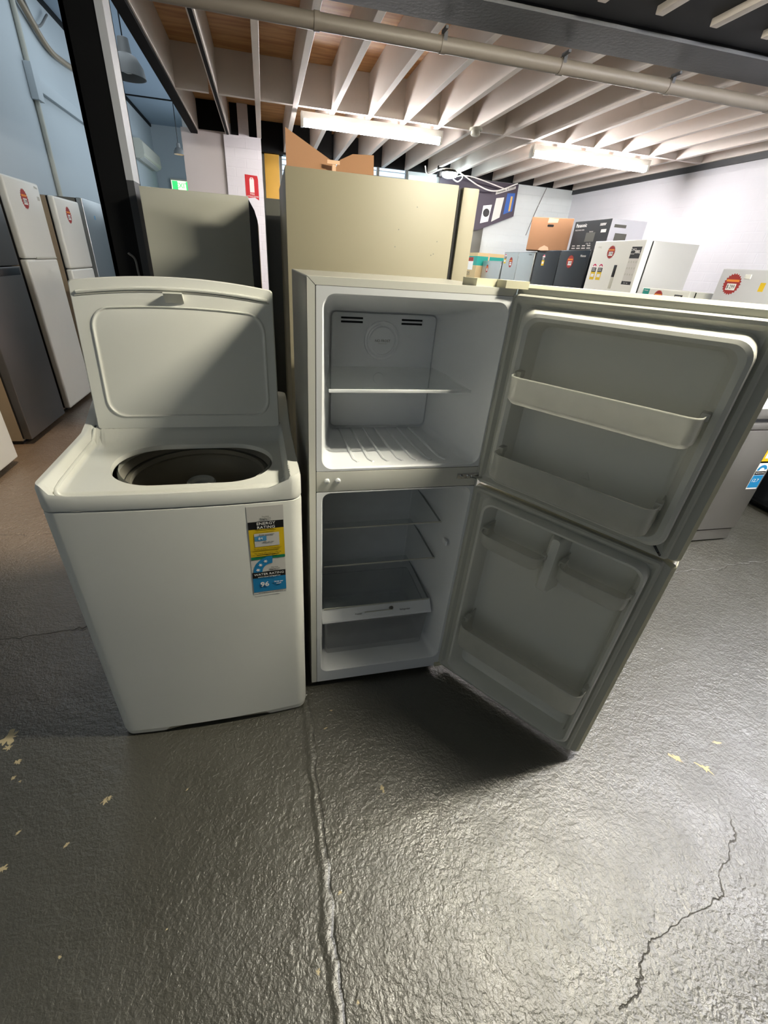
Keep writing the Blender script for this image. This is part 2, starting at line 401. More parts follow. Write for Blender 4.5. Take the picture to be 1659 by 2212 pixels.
# black infill above the walls at the joist ends
for k, (a, b, yy) in enumerate([(-.62, -.345, 6.44), (-.28, -.2, 6.42), (-.09, .0, 6.42)]):
    sbox('trim_4' if not k else 'trim_4.%03d' % k, MT['blackmatt'], a, b, yy, yy+.04, 2.6 if k else 2.55, 2.87, 'black infill board between joist ends above the pillar', 'trim', group='black infill boards at the pillar')
sbox('trim_5', MT['brick'], -.2, -.09, 6.4, 6.7, 2.6, 2.87, 'white brick stub on top of the pillar', 'trim')
sbox('trim_6', MT['blackmatt'], .04, XR, YB-.03, YB+.1, 2.6, 2.87, 'black painted band at the far joist ends', 'trim')
sbox('trim_7', MT['blackmatt'], .03, .9, 7.0, 7.04, 2.58, 2.87, 'black board above the yellow panel', 'trim')

# joists run away from the camera, every third of a metre
jx = [-.64, -.315, .018]+[.351-.0225+.3235*k for k in range(14)]
jx = [x for x in jx if x < 4.54]
for k, x in enumerate(jx):
    y1 = 6.6 if x < -.5 else (6.4 if x < .03 else YB)
    bm = bmesh.new(); bx(bm, x-.0225, x+.0225, 3.131, y1, 2.6, 2.87, .002, 1)
    j = link('ceiling_joist', bm, MT['joist'])
    struct(j, 'white painted ceiling joist', 'joist', 'white ceiling joists')
    if k < 2:
        bm = bmesh.new(); bx(bm, x-.058 if k == 0 else x-.012, x+.012, 3.131, y1-.02, 2.578 if k == 0 else 2.594, 2.6)
        link('edge_strip', bm, MT['joistdark'], j)
        j['label'] = 'white joist with a broad black edge beside the tall bay' if k == 0 else 'white joist with a thin black edge strip'
        del j['group']
for k in range(1, len(jx)-1):
    bm = bmesh.new(); bx(bm, jx[k]+.0225, jx[k+1]-.0225, 4.955, 5.0, 2.602, 2.869)
    struct(link('ceiling_blocking', bm, MT['joist']), 'white blocking piece between two ceiling joists', 'blocking', 'white blocking between joists')
bm = bmesh.new(); bx(bm, jx[0]+.0225, jx[1]-.0525, 4.955, 5.0, 2.602, 2.869)
struct(link('ceiling_blocking', bm, MT['joist']), 'white blocking piece next to the black edged joist', 'blocking')
# ceiling battens on the dark ceiling this side of the beam
for k in range(8):
    x = 1.585+.318*k
    bm = bmesh.new(); bx(bm, x-.022, x+.022, .2, 2.67, 2.6, 2.63, .004, 2)
    struct(link('ceiling_batten', bm, MT['joist'], smooth=True), 'pale timber strip on the dark ceiling in front of the beam', 'timber strip', 'pale strips on the dark ceiling')
# the charcoal I-beam
bm = bmesh.new(); bx(bm, -.9, XR, 2.85, 3.13, 2.6, 2.615); bx(bm, -.9, XR, 2.98, 3.0, 2.615, 2.88); bx(bm, -.9, XR, 2.85, 3.13, 2.88, 2.895)
struct(link('ceiling_beam', bm, MT['beam']), 'charcoal painted steel beam crossing under the ceiling', 'beam')
# black steel post
post = struct(thing('steel_post', 'black steel post with a grey flange left of the grey refrigerator', 'post', (-.72, 3.05, 0)))
post['kind'] = 'structure'
bm = bmesh.new(); bx(bm, -.09, .055, -.07, -.058, 0, 2.6); bx(bm, -.012, .012, -.058, .058, 0, 2.6); bx(bm, -.09, .09, .058, .07, 0, 2.6); bx(bm, -.09, -.07, -.07, .07, 0, 2.6)
link('column', bm, MT['blackmatt'], post)
bm = bmesh.new(); bx(bm, .055, .09, -.075, .07, 1.79, 2.6); link('upper_flange', bm, MT['postgrey'], post)
bm = bmesh.new(); bx(bm, .055, .09, -.075, .07, 0, 1.79); link('lower_flange', bm, MT['beam'], post)
bm = bmesh.new(); tube(bm, bez([(.0, -.08, 1.47), (.03, -.085, 1.44), (.035, -.082, 1.36), (.06, -.085, 1.2)]), .006, 8)
link('loose_cable', bm, MT['cable'], post, True)

# drain pipe hung under the joists
pp = thing('drain_pipe', 'painted drain pipe hung along the charcoal ceiling beam', 'pipe', (0, 3.225, 2.552))
bm = bmesh.new(); tube(bm, [(-.6, 0, 0), (XR, 0, 0)], .034, 20); link('pipe_run', bm, MT['pipe'], pp, True)
for x in (.33, 1.02, 1.75, 2.5, 3.3):
    bm = bmesh.new(); tube(bm, [(x-.015, 0, 0), (x+.015, 0, 0)], .038, 20); link('clip', bm, MT['pipe'], pp, True)
    if x > .5:
        bm = bmesh.new(); bx(bm, x-.01, x+.01, -.037, -.031, 0, .043); bx(bm, x-.025, x-.01, -.1, -.03, .03, .043); link('hanger', bm, MT['beam'], pp)
bm = bmesh.new(); tube(bm, bez([(-.6, 0, 0), (-.64, 0, .01), (-.66, 0, .05), (-.66, 0, .2)], 6), .032, 16); link('elbow', bm, MT['pipe'], pp, True)

# batten lights
def batten(label, x0, x1, y, m, z=2.6):
    t = thing('batten_light', label, 'ceiling light', ((x0+x1)/2, y, z)); h = (x1-x0)/2
    box('housing', MT['white'], t, -h, h, -.035, .035, -.05, 0, .004)
    bm = bmesh.new(); pts = [(.034, -.05), (.036, -.075), (.026, -.095), (0, -.1), (-.026, -.095), (-.036, -.075), (-.034, -.05)]
    loft(bm, [[(x, p[0], p[1]) for p in pts] for x in (-h+.012, h-.012)], True, True); fixn(bm); link('diffuser', bm, m, t, True)
    for s in (-1, 1): box('end_cap', MT['white'], t, s*h-.012, s*h+.012, -.037, .037, -.1, -.0, .003)
    return t
batten('lit batten light above the big cream refrigerator', .395, 1.69, 5.12, MT['tube'])
batten('lit batten light nearer the right wall', 2.66, 4.0, 5.12, MT['tube'])
batten('batten light over the aisle right of the open refrigerator', 2.75, 4.05, 1.05, MT['aisle'], 2.62)
batten('short batten light overhead in front of the open refrigerator', 1.1, 1.7, .77, MT['key'], 2.62)
sd = thing('smoke_detector', 'white round smoke detector on a joist between the two lit battens', 'smoke detector', (1.93, 4.86, 2.6))
bm = bmesh.new(); lathe(bm, [(.0, 0), (.055, 0), (.058, -.015), (.05, -.022)]); link('base', bm, MT['cream'], sd, True)
bm = bmesh.new(); lathe(bm, [(.04, -.02), (.042, -.045), (.03, -.055), (0, -.056)]); link('cover', bm, MT['cream'], sd, True)

# floor wear: chips where paint has gone
def chip(x, y, s, el=1.0, a=0):
    n = 26; pts = []
    for k in range(n):
        t = 2*PI*k/n; r = s*(.35+.95*random.random()**1.3); px, py = r*math.cos(t)*el, r*math.sin(t)
        pts.append((x+px*math.cos(a)-py*math.sin(a), y+px*math.sin(a)+py*math.cos(a)))
    bm = bmesh.new(); bm.faces.new([bm.verts.new((p[0], p[1], .0006)) for p in pts]); fixn(bm)
    link('bare_patch', bm, MT['chip'], fl)
for a in [(-.584, .852, .012, 1.3, .6), (-.575, .858, .008, 1.2, 0), (.291, .734, .010, .8, 0), (.293, .722, .007, .6, .3), (1.398, .641, .014, 2.0, -.9), (1.477, .592, .016, 1.9, -.8), (1.613, .668, .007, 2.6, -.5),
          (-.969, 1.127, .028, 1.0, .4), (-.955, 1.09, .012, 1, 0), (-.803, .801, .006, 1.5, 0.8), (-.657, .741, .006, 1.4, .9), (-.806, .711, .01, 1.2, 0), (.111, .483, .006, 1.2, 0), (.035, .338, .008, .7, 0),
          (.122, .269, .005, 1, 0), (-.341, .491, .003, 1, 0), (-.586, .486, .005, 1, 0), (-.889, .976, .006, 1.5, .5), (-.9, 1.03, .01, 1.3, .4), (-.865, .96, .005, 1, 0), (.13, .98, .004, 2, .3), (.16, 1.05, .004, 2, 0), (-.34, .84, .002, 3, .8)]:
    chip(*a)

# ------------------------------------------------------------------ stickers
def price(parent, cx, cz, r, y, txt='$ 299', ex=1.0):
    st = plate('price_sticker', MT['starred'], parent, [(cx+(p[0]-cx)*ex, p[1]) for p in star(cx, cz, r*.86, r, 22)], y, .0012)
    plate('price_card', MT['signwhite'], st, rect(cx-.5*r*ex, cx+.55*r*ex, cz-.55*r, cz+.05*r), y-.0012)
    plate('print_band', MT['orange'], st, rect(cx-.72*r*ex, cx+.72*r*ex, cz+.22*r, cz+.42*r), y-.0012)
    text('price_text', txt, r*.5, (cx, y-.0022, cz-.25*r), MT['ink'], st, sx=.8*ex)
    return st
def energy(parent, x, z, wd, y, arcm='pinkp'):
    st = plate('energy_label', MT['signwhite'], parent, arc(x, z, 0.0001, wd/2, 0, 180), y, .0008)
    plate('star_arc', MT[arcm], st, arc(x, z+.002, wd*.26, wd*.44, 20, 160), y-.0008)
    plate('title_band', MT['ink'], st, rect(x-wd/2, x+wd/2, z-wd*.55, z), y-.0004)
    plate('yellow_field', MT['yellow'], st, rect(x-wd/2, x+wd/2, z-wd*1.55, z-wd*.55), y-.0004)
    plate('value_box', MT['signwhite'], st, rect(x-wd*.34, x+wd*.34, z-wd*1.2, z-wd*.8), y-.0012)
    text('title_text', 'ENERGY\nRATING', wd*.2, (x, y-.0022, z-wd*.27), MT['signwhite'], st)
    return st

# ------------------------------------------------------------------ open two-door refrigerator
FY = .01191
fr = thing('refrigerator', 'white two-door refrigerator standing open and empty beside the washing machine', 'refrigerator', (.0953, 1.171, 0), FY)
FW, FH, FD = .55, 1.474, .54
bm = vloft([(0, FW, .03, FH, .004, 0), (0, FW, .03, FH, .004, .02), (0, FW, .03, FH, .004, FD)], False, True, 3)
cab = link('cabinet', bm, MT['steelside'], fr)
# front frame: mitred strips (top, left, right) in one part
bm = bmesh.new()
prism(bm, [(0, .03), (.0195, .03), (.0195, 1.4555), (0, 1.4735)], lambda p: (p[0], -.002, p[1]), lambda p: (p[0], .02, p[1]))
prism(bm, [(.0008, 1.4742), (.0205, 1.4565), (FW-.008, 1.4565), (FW, 1.4742)], lambda p: (p[0], -.002, p[1]), lambda p: (p[0], .02, p[1]))
prism(bm, [(FW-.006, .03), (FW, .03), (FW, 1.473), (FW-.006, 1.4565)], lambda p: (p[0], -.002, p[1]), lambda p: (p[0], .02, p[1]))
link('front_frame', bm, MT['offwhite'], fr)
bm = bmesh.new(); bx(bm, .004, .0225, .002, .03, .03, FH-.004); bx(bm, .0225, FW-.006, .002, .03, FH-.02, FH-.004); bx(bm, .0225, FW-.006, .002, .03, .899, .968); bx(bm, FW-.0075, FW-.004, .002, .03, .03, FH-.004)
link('gap_backing', bm, MT['darkside'], fr)
box('middle_rail', MT['offwhite'], fr, .0215, FW-.007, -.0022, .02, .9005, .9665, .001)
# liners
fz = vloft([(.0215, FW-.007, .9685, 1.4555, .003, .0), (.0215, FW-.007, .9685, 1.4555, .003, -.002), (.037, .540, .975, 1.440, .034, -.002), (.041, .536, .979, 1.436, .031, .004),
            (.05, .53, .972, 1.425, .03, .06), (.085, .51, .962, 1.39, .026, .25), (.113, .494, .960, 1.366, .02, .405), (.12, .488, .966, 1.36, .016, .41)], False, True, 8)
fz2 = link('freezer_liner', fz, MT['liner'], fr, True)
fl2 = vloft([(.0215, FW-.007, .03, .8985, .003, .0), (.0215, FW-.007, .03, .8985, .003, -.002), (.037, .534, .086, .895, .03, -.002), (.040, .530, .09, .891, .028, .004),
             (.048, .525, .088, .884, .026, .06), (.08, .506, .075, .87, .02, .3), (.1, .495, .075, .86, .016, .44), (.105, .49, .08, .855, .012, .445)], False, True, 8)
fl2 = link('fridge_liner', fl2, MT['liner'], fr, True)
# bodies between liners and shell would show through nothing: ribs on the freezer floor
for k in range(7):
    x = .145+.048*k
    bm = bmesh.new(); tube(bm, [(x+.012, .045, .974), (x+.004, .075, .970), (x-.006*(k-3)/3, .39, .963)], [.004, .006, .004], 8); link('floor_rib', bm, MT['liner'], fz2, True)
ep = link('evaporator_cover', vloft([(.118, .490, .972, 1.362, .018, .404), (.119, .489, .973, 1.361, .018, .399), (.122, .486, .976, 1.358, .016, .397)], True, True), MT['liner'], fr, True)
for x0 in (.150, .362):
    for z in (1.3455, 1.3335):
        box('vent_slot', MT['gap'], ep, x0, x0+.075, .3955, .399, z-.003, z+.003, .001)
bm = bmesh.new()
def ringz(bm, cx, cz, prof, n=40):
    loft(bm, [[(cx+r*math.cos(2*PI*k/n), y, cz+r*math.sin(2*PI*k/n)) for k in range(n)] for r, y in prof], False, True); return fixn(bm)
ringz(bm, .296, 1.277, [(.064, .398), (.062, .392), (.056, .390), (.0525, .3925), (.0515, .3945), (.047, .3945), (.0455, .391), (.044, .389)]); link('fan_cover', bm, MT['liner'], ep, True)
text('fan_text', 'NO FROST', .0115, (.297, .3885, 1.277), MT['darkside'], ep)
text('fan_text', 'TECHNOLOGY', .005, (.297, .3885, 1.2685), MT['gasket'], ep)
bm = bmesh.new(); ringz(bm, .292, 1.15, [(.02, .3985), (.018, .393), (.015, .3935)]); link('sensor_cap', bm, MT['liner'], ep, True)
# freezer shelf
sh = link('freezer_shelf', bx(bmesh.new(), .066, .505, .075, .39, 1.186, 1.190), MT['glass'], fr)
box('front_trim', MT['liner'], sh, .066, .506, .070, .076, 1.182, 1.191, .001)
# fridge shelves
for k, (z, y0, y1) in enumerate([(.835, .30, .43), (.692, .115, .42), (.522, .12, .42), (.318, .11, .42)]):
    s = link('glass_shelf', bx(bmesh.new(), .062+.0*k, .503, y0, y1, z-.002, z+.002), MT['glass'], fr)
    box('front_trim', MT['gasket'], s, .062, .503, y0-.004, y0, z-.003, z+.0025, .0008)
    box('side_rail', MT['darkside'], s, .499, .505, y0+.005, y1, z-.006, z-.003)
# crisper
cv = link('crisper_cover', prism(bmesh.new(), [(.112, .316), (.078, .279), (.075, .272), (.082, .270), (.116, .309)], lambda p: (.052, p[0], p[1]), lambda p: (.508, p[0], p[1])), MT['liner'], fr)
sl = (PI/2-.74, 0, 0)
text('dial_text', 'Freezer', .009, (.2, .0885, .2925), MT['ink'], cv, (.83, 0, 0))
text('dial_text', 'Refrigerator', .009, (.395, .0885, .2925), MT['ink'], cv, (.83, 0, 0))
bm = bmesh.new(); bx(bm, .225, .345, .0900, .0925, .293, .2975, .001); link('slider_slot', bm, MT['gasket'], cv)
bm = bmesh.new(); tube(bm, [(.335, .098, .298), (.335, .083, .313)], .007, 12); link('slider_knob', bm, MT['darkside'], cv, True)
def tray(x0, x1, y0, y1, z0, z1, r, t, ins=.012):
    bm = bmesh.new()
    return hloft([(x0, x1, y0, y1, r, z1), (x0+ins, x1-ins, y0+ins*.6, y1, r, z0), (x0+ins+t, x1-ins-t, y0+ins*.6+t, y1-t, r*.8, z0+t), (x0+t, x1-t, y0+t, y1-t, r*.8, z1), (x0, x1, y0, y1, r, z1)], True if False else False, False)
bm = bmesh.new(); hloft([(.058, .5, .082, .4, .015, .262), (.068, .49, .09, .39, .015, .085)], False, True, 5, bm); dr = link('crisper_drawer', bm, MT['crisp'], fr, True)
bm = bmesh.new(); tube(bm, [(p[0], p[1], .262) for p in rr(.058, .5, .082, .4, .015, 5)]+[(.5, .385, .262)], .0025, 6); link('rim', bm, MT['crisp'], dr, True)
# screws, hinge bracket, light switch
for x in (.053, .086):
    bm = bmesh.new(); ringz(bm, x, .937, [(.0085, -.002), (.0085, -.006), (.006, -.009), (.002, -.0095)], 16); sw = link('rail_plug', bm, MT['liner'], fr, True)
    box('slot', MT['gasket'], sw, x-.005, x+.005, -.0102, -.0088, .9362, .9378)
hb = box('middle_hinge', MT['chrome'], fr, .474, .552, -.008, -.002, .928, .946, .001)
for x in (.488, .512):
    bm = bmesh.new(); ringz(bm, x, .937, [(.006, -.008), (.006, -.011), (.003, -.0125)], 12); link('bolt', bm, MT['chrome'], hb, True)
bm = bmesh.new(); tube(bm, bez([(.525, -.010, .936), (.54, -.014, .933), (.556, -.016, .935)]), .004, 8); link('hinge_arm', bm, MT['chrome'], hb, True)
bm = bmesh.new(); bx(bm, .525, .56, -.012, .02, .034, .05, .003); link('bottom_hinge', bm, MT['edge'], fr, True)
bm = bmesh.new(); bx(bm, .506, .514, .055, .085, .62, .64, .002); link('light_switch', bm, MT['liner'], fr, True)
bm = bmesh.new(); prism(bm, [(.42, .06), (.44, .015), (.50, .02), (.51, -.012), (.575, -.014), (.58, .03), (.55, .06)], lambda p: (p[0], p[1], 1.474), lambda p: (p[0], p[1], 1.492)); link('hinge_cover', bm, MT['edge'], fr)
for x in (.05, .5):
    bm = bmesh.new(); tube(bm, [(x, .05, 0), (x, .05, .032)], .015, 12); link('foot', bm, MT['black'], fr, True)
bm = bmesh.new(); bx(bm, .012, FW-.03, .02, .04, .006, .032); link('plinth', bm, MT['black'], fr)

DA = -.937-FY
def shear(o, z0, a):     # doors hang slightly out of true, as in any used refrigerator
    for v in o.data.vertices:
        v.co.z += a(v.co.x, v.co.z)
def make_door(name, z0, z1, zg0, zg1, label):
    d = vloft([(-.004, .592, z0, z1, .012, .07), (-.006, .594, z0, z1, .012, .05), (-.006, .594, z0, z1, .012, .022), (-.002, .585, z0+.004, z1-.008, .01, .012)], True, False, 5)
    d = link(name, d, MT['edge'], fr, True, loc=(FW, .0, 0), rot=(0, 0, DA)); d['label'] = label
    g = vloft([(-.002, .585, z0+.004, z1-.008, .01, .012), (.0, .566, zg0, zg1, .01, .0125), (.0, .566, zg0, zg1, .01, -.001), (.004, .562, zg0+.004, zg1-.004, .01, -.006), (.012, .554, zg0+.012, zg1-.012, .01, -.006), (.016, .550, zg0+.016, zg1-.016, .01, -.002),
               (.022, .544, zg0+.022, zg1-.022, .012, 0.004), (.045, .52, zg0+.036, zg1-.036, .012, .004)], False, False, 6)
    link('gasket', g, MT['gasket'], d, True)
    return d
fdoor = make_door('freezer_door', .902, 1.486, .906, 1.463, 'upper door swung open with two clear racks')
ln = vloft([(.03, .540, .93, 1.436, .03, .003), (.040, .546, .935, 1.428, .04, -.022), (.046, .543, .940, 1.424, .04, -.032), (.056, .534, .948, 1.416, .036, -.036), (.068, .520, .955, 1.407, .03, -.030),
            (.074, .512, .958, 1.402, .028, -.012), (.080, .506, .962, 1.397, .026, .015), (.084, .502, .966, 1.393, .024, .030), (.092, .494, .975, 1.384, .02, .036)], False, True, 8)
ln = link('liner_panel', ln, MT['doorliner'], fdoor, True)
def rack(parent, x0, x1, z0, z1, dep=.1, name='door_rack'):
    b = bmesh.new(); r = .03
    def pts(i):   # open-backed U outline, from the door, round the front, back to the door
        p = [(x0+i, .03)]
        for k in range(7):
            a = math.radians(180+90*k/6); p.append((x0+i+r+(r)*math.cos(a), -dep+i+r+r*math.sin(a)))
        for k in range(7):
            a = math.radians(270+90*k/6); p.append((x1-i-r+r*math.cos(a), -dep+i+r+r*math.sin(a)))
        p.append((x1-i, .03)); return p
    o = pts(0); q = pts(.0025); lo = pts(.008); n = len(o)
    V = [[b.verts.new((p[0], p[1], z)) for p in P] for P, z in ((lo, z0), (o, z0+.012), (o, z1), (q, z1), (q, z0+.012))]
    for A, B in zip(V[:-1], V[1:]):
        for i in range(n-1): b.faces.new((A[i], A[i+1], B[i+1], B[i]))
    b.faces.new(V[0]); fixn(b)
    t = link(name, b, MT['bin'], parent, True)
    e = bmesh.new(); tube(e, [(p[0], p[1], z1) for p in o], .0018, 6); link('rim', e, MT['bin'], t, True)
    for s, xx in ((1, x0), (-1, x1)):
        e = bmesh.new(); bx(e, xx-.006 if s > 0 else xx-.012, xx+.012 if s > 0 else xx+.006, -.05, -.02, z1-.012, z1+.006, .003); link('clip', e, MT['bin'], t, True)
    return t
rack(fdoor, .072, .512, 1.205, 1.275); rk = rack(fdoor, .072, .503, .972, 1.055)
e = bmesh.new()
for k in range(3):
    a = math.radians(90+120*k); c = math.radians(90+120*(k+1)); tube(e, [(.305+.014*math.cos(a), .034, 1.03+.014*math.sin(a)), (.305+.014*math.cos(c), .034, 1.03+.014*math.sin(c))], .0009, 5)
link('recycling_mark', e, MT['doorliner'], ln)
e = bmesh.new(); tube(e, bez([(.525, -.006, .937), (.54, -.012, .925), (.548, -.008, .915)]), .003, 6); link('loose_seal_end', e, MT['black'], fdoor, True)
ldoor = make_door('fridge_door', .034, .892, .042, .893, 'lower door swung open with half racks and a deep bottom rack')
ln = vloft([(.035, .548, .07, .87, .03, .003), (.045, .548, .076, .868, .04, -.022), (.052, .544, .082, .864, .04, -.03), (.060, .536, .088, .858, .034, -.03), (.070, .530, .098, .850, .03, -.016), (.076, .524, .104, .846, .028, .012), (.08, .520, .108, .842, .026, .03), (.09, .51, .12, .83, .02, .036)], False, True, 8)
link('liner_panel', ln, MT['doorliner'], ldoor, True)
bm = vloft([(.276, .332, .64, .85, .012, .037), (.284, .324, .65, .849, .012, -.03), (.292, .316, .662, .848, .01, -.04)], False, True, 5); link('centre_divider', bm, MT['doorliner'], ldoor, True)
rack(ldoor, .082, .288, .735, .782, .085); rack(ldoor, .338, .532, .735, .787, .085); rack(ldoor, .09, .534, .292, .392, .1)
for o in [fdoor]+list(fdoor.children)+[c for k in fdoor.children for c in k.children]:
    shear(o, .9, lambda x, z: (1-min(1, max(0, (z-.9)/.56)))*(.012-.024*x/.56))
for o in [ldoor]+list(ldoor.children)+[c for k in ldoor.children for c in k.children]:
    shear(o, .9, lambda x, z: min(1, max(0, z/.9))*(.008-.018*x/.56))

# ------------------------------------------------------------------ washing machine
wm = thing('washing_machine', 'white top load washing machine with its lid raised', 'washing machine', (-.5818, 1.0663, 0), .0235)
WW, WD = .65, .64
def wring(z, ins=0, r=.035, bow=.014, n=8):
    out = []
    for x, y in rr(ins, WW-ins, ins, WD-ins, max(.005, r-ins), n):
        if y < WD/2: y -= bow*(1-((x-WW/2)/(WW/2))**2)-.0
        out.append((x, y, z))
    return out
def dense(ring, k=4):
    out = []
    for i, p in enumerate(ring):
        q = ring[(i+1) % len(ring)]
        d = math.dist(p, q); m = max(1, int(d/.02))
        for j in range(m): out.append(tuple(p[t]+(q[t]-p[t])*j/m for t in range(3)))
    return out
def wr(z, ins=0, r=.035): # straight outline points then bowed, so that the front curves
    base = dense([(x, y, z) for x, y in rr(ins, WW-ins, ins, WD-ins, max(.005, r-ins), 8)])
    return [(x, y-(.014*(1-((x-WW/2)/(WW/2))**2) if y < WD*.4 else 0), zz) for x, y, zz in base]
bm = bmesh.new(); N0 = wr(0)
loft(bm, [wr(.03, .0), wr(.06), wr(.5), wr(.915), wr(.924, .001), wr(.926, .004)], True, False); fixn(bm)
body = link('cabinet', bm, MT['white'], wm, True)
bm = bmesh.new()
for x0, x1 in ((0.0, .15), (.51, .65)):
    r = [(x, y, z) for x, y, z in wr(.0, .002) ]
loft(bm, [wr(.008, .004), wr(.032, .001)], True, True)
for v in bm.verts:
    if v.co.z < .02 and .15 < v.co.x < .51 and v.co.y < .2: v.co.z = .026
fixn(bm); link('plinth', bm, MT['offwhite'], wm, True)
for x in (.06, .59):
    for y in (.06, .58):
        bm = bmesh.new(); tube(bm, [(x, y, 0), (x, y, .012)], .02, 12); link('foot', bm, MT['black'], wm, True)
def hz(x, y):
    base = .959+.006*ss(.02, .3, y)+.038*ss(.35, .405, y)
    wing = .998+.062*ss(.36, .58, y)
    f = max(1-ss(.016, .048, x), ss(.606, .618, x), ss(.405, .43, y))
    g = -.012*(ss(.020, .026, y)-ss(.032, .04, y))*(1-f)      # gutter behind the front lip
    return base+.007*(1-ss(.0, .04, y))*(1-f)+(wing-base)*f+g
HX0, HX1, HY0, HY1, HR = .125, .578, .062, .343, .135
bm = bmesh.new()
def blend(t, nn=12):
    A = rr(0.004, WW-.004, .004, WD-.004, .032, nn); B = rr(HX0, HX1, HY0, HY1, HR, nn)
    def res(P):  # resample to equal counts
        out = []; seg = 10
        for i, p in enumerate(P):
            q = P[(i+1) % len(P)]; m = seg if i % (nn+1) == nn else 1
            for j in range(m): out.append((p[0]+(q[0]-p[0])*j/m, p[1]+(q[1]-p[1])*j/m))
        return out
    return [(a[0]+(b[0]-a[0])*t, a[1]+(b[1]-a[1])*t) for a, b in zip(res(A), res(B))]
def bow(x, y, k=1.0): return y-k*.014*(1-((x-WW/2)/(WW/2))**2)*(1-ss(.0, .06, y))
rings = []
o0 = blend(0)
def outp(p, g): # grow outline a little
    return (WW/2+(p[0]-WW/2)*(1+g/(WW/2)), WD/2+(p[1]-WD/2)*(1+g/(WD/2)))
for g, dz in ((.003, None), (.004, -.9), (.0035, -.012), (.001, -.003)):
    r = []
    for p in o0:
        q = outp(p, g); z = .929 if dz is None else (.934 if dz == -.9 else hz(*p)+dz); r.append((q[0], bow(*q), z))
    rings.append(r)
T = [0, .012, .025, .04, .055, .07, .085, .1, .115, .13, .145, .16, .18, .2, .225, .25, .28, .32, .36, .4, .45, .5, .55, .6, .65, .7, .75, .8, .85, .9, .95, 1]
for t in T: rings.append([(x, bow(x, y, 1-t), hz(x, y)) for x, y in blend(t)])
hole = rings[-1]
rings.append([(x+(.35-x)*.008, y+(.19-y)*.012, z-.004) for x, y, z in hole]); rings.append([(x+(.35-x)*.012, y+(.19-y)*.016, z-.014) for x, y, z in hole])
loft(bm, rings); fixn(bm)
bm.faces.ensure_lookup_table()
top = link('top_panel', bm, MT['white'], wm, True)
bm = bmesh.new(); lathe(bm, [(.222, .945), (.228, .935), (.228, .92)], 56, (.351, .262, 0)); link('tub_ring', bm, MT['offwhite'], wm, True)
bm = bmesh.new()
prof = [(.232, .925), (.226, .918), (.222, .912), (.216, .90), (.222, .89), (.222, .85), (.216, .842), (.216, .80), (.22, .792), (.22, .56), (.19, .53), (0, .525)]
lathe(bm, prof, 64, (.351, .262, 0)); link('drum', bm, MT['drum'], wm, True)
bm = bmesh.new(); lathe(bm, [(.216, .895), (.2, .9), (.198, .885), (.216, .872)], 64, (.351, .262, 0)); link('balance_ring', bm, MT['drum'], wm, True)
bm = bmesh.new(); lathe(bm, [(.09, .54), (.08, .60), (.064, .70), (.054, .80), (.042, .84)], 32, (.345, .30, 0)); ag = link('agitator', bm, MT['offwhite'], wm, True)
bm = bmesh.new(); lathe(bm, [(.042, .84), (.046, .85), (.041, .856), (.032, .851), (.028, .84), (.0, .838)], 32, (.345, .30, 0)); link('softener_cap', bm, MT['white'], ag, True)
bm = bmesh.new(); pth = [(.036, .40-.02*k, hz(.036, .40-.02*k)+.002) for k in range(17)]
for k in range(1, 9):
    a = PI+PI/2*k/8; x, y = .071+.035*math.cos(a), .05+.042*math.sin(a); pth.append((x, bow(x, y), max(hz(max(x, .045), .01), hz(x, y)-.004*k/8)+.001))
for k in range(1, 27):
    x = .071+.525*k/26; pth.append((x, bow(x, .008), hz(max(.05, min(x, .6)), .008)+.001))
tube(bm, pth, .0042, 8); link('deck_rim', bm, MT['white'], top, True)
# lid
LU, LV = .566, .42
lid_loc = (.046, .402, 1.0); lean = math.radians(9.0)
def arcv(u): return .022*(1-((u-LU/2)/(LU/2))**2)
def lring(x0, x1, v0, v1, r, y, n=8, k=1.0):
    out = []
    for x, v in [(a, b) for a, b, _ in dense([(a, b, 0) for a, b in rr(x0, x1, v0, v1, r, n)])]:
        out.append((x, y, v+k*arcv(x)*ss(.55, 1.0, v/v1)))
    return out
bm = bmesh.new()
R0 = lring(0, LU, 0, LV, .008, 0)
def like(ins, y, extra=None):
    return [(LU/2+(x-LU/2)*(1-ins/(LU/2)), y, LV/2+(v-LV/2)*(1-ins/(LV/2))) for x, _, v in R0]
loft(bm, [like(.002, .026), like(0, .022), like(0, .004), like(.003, 0), like(.012, 0)], True, True); fixn(bm)
lid = link('lid', bm, MT['white'], wm, True, loc=lid_loc, rot=(-lean, 0, 0))
bm = bmesh.new()
P = [(x, v) for x, _, v in lring(.042, .535, .04, .345, .05, 0, 8, .75)]
cx_, cv_ = .288, .195
rs = []
for s, y in ((1.012, .0005), (1.006, -.003), (1.0, -.0042), (.99, -.0042), (.978, -.001), (.968, .0), (.95, -.0006)):
    rs.append([(cx_+(p[0]-cx_)*s, y, cv_+(p[1]-cv_)*s) for p in P])
loft(bm, rs, False, True); fixn(bm); link('inner_panel', bm, MT['white'], lid, True)
bm = bmesh.new(); tube(bm, [(.018+.53*k/24, -.003, LV-.032+arcv(.018+.53*k/24)) for k in range(25)], .005, 8); link('lip_ridge', bm, MT['white'], lid, True)
bm = bmesh.new(); tube(bm, [(.012+.542*k/24, -.001, LV-.04+arcv(.012+.542*k/24)) for k in range(25)], .002, 6); link('lip_groove', bm, MT['gasket'], lid, True)
bm = bmesh.new(); prism(bm, [(0, .0), (-.030, .004), (-.032, .0), (-.004, -.022), (0, -.022)], lambda p: (.252, p[0], .395+p[1]), lambda p: (.304, p[0], .395+p[1])); link('lid_latch', bm, MT['offwhite'], lid)
for x in (-.006, LU+.006):
    bm = bmesh.new(); tube(bm, [(x-.008, .02, .0), (x+.008, .02, .0)], .012, 12); link('lid_hinge', bm, MT['darkside'], lid, True)
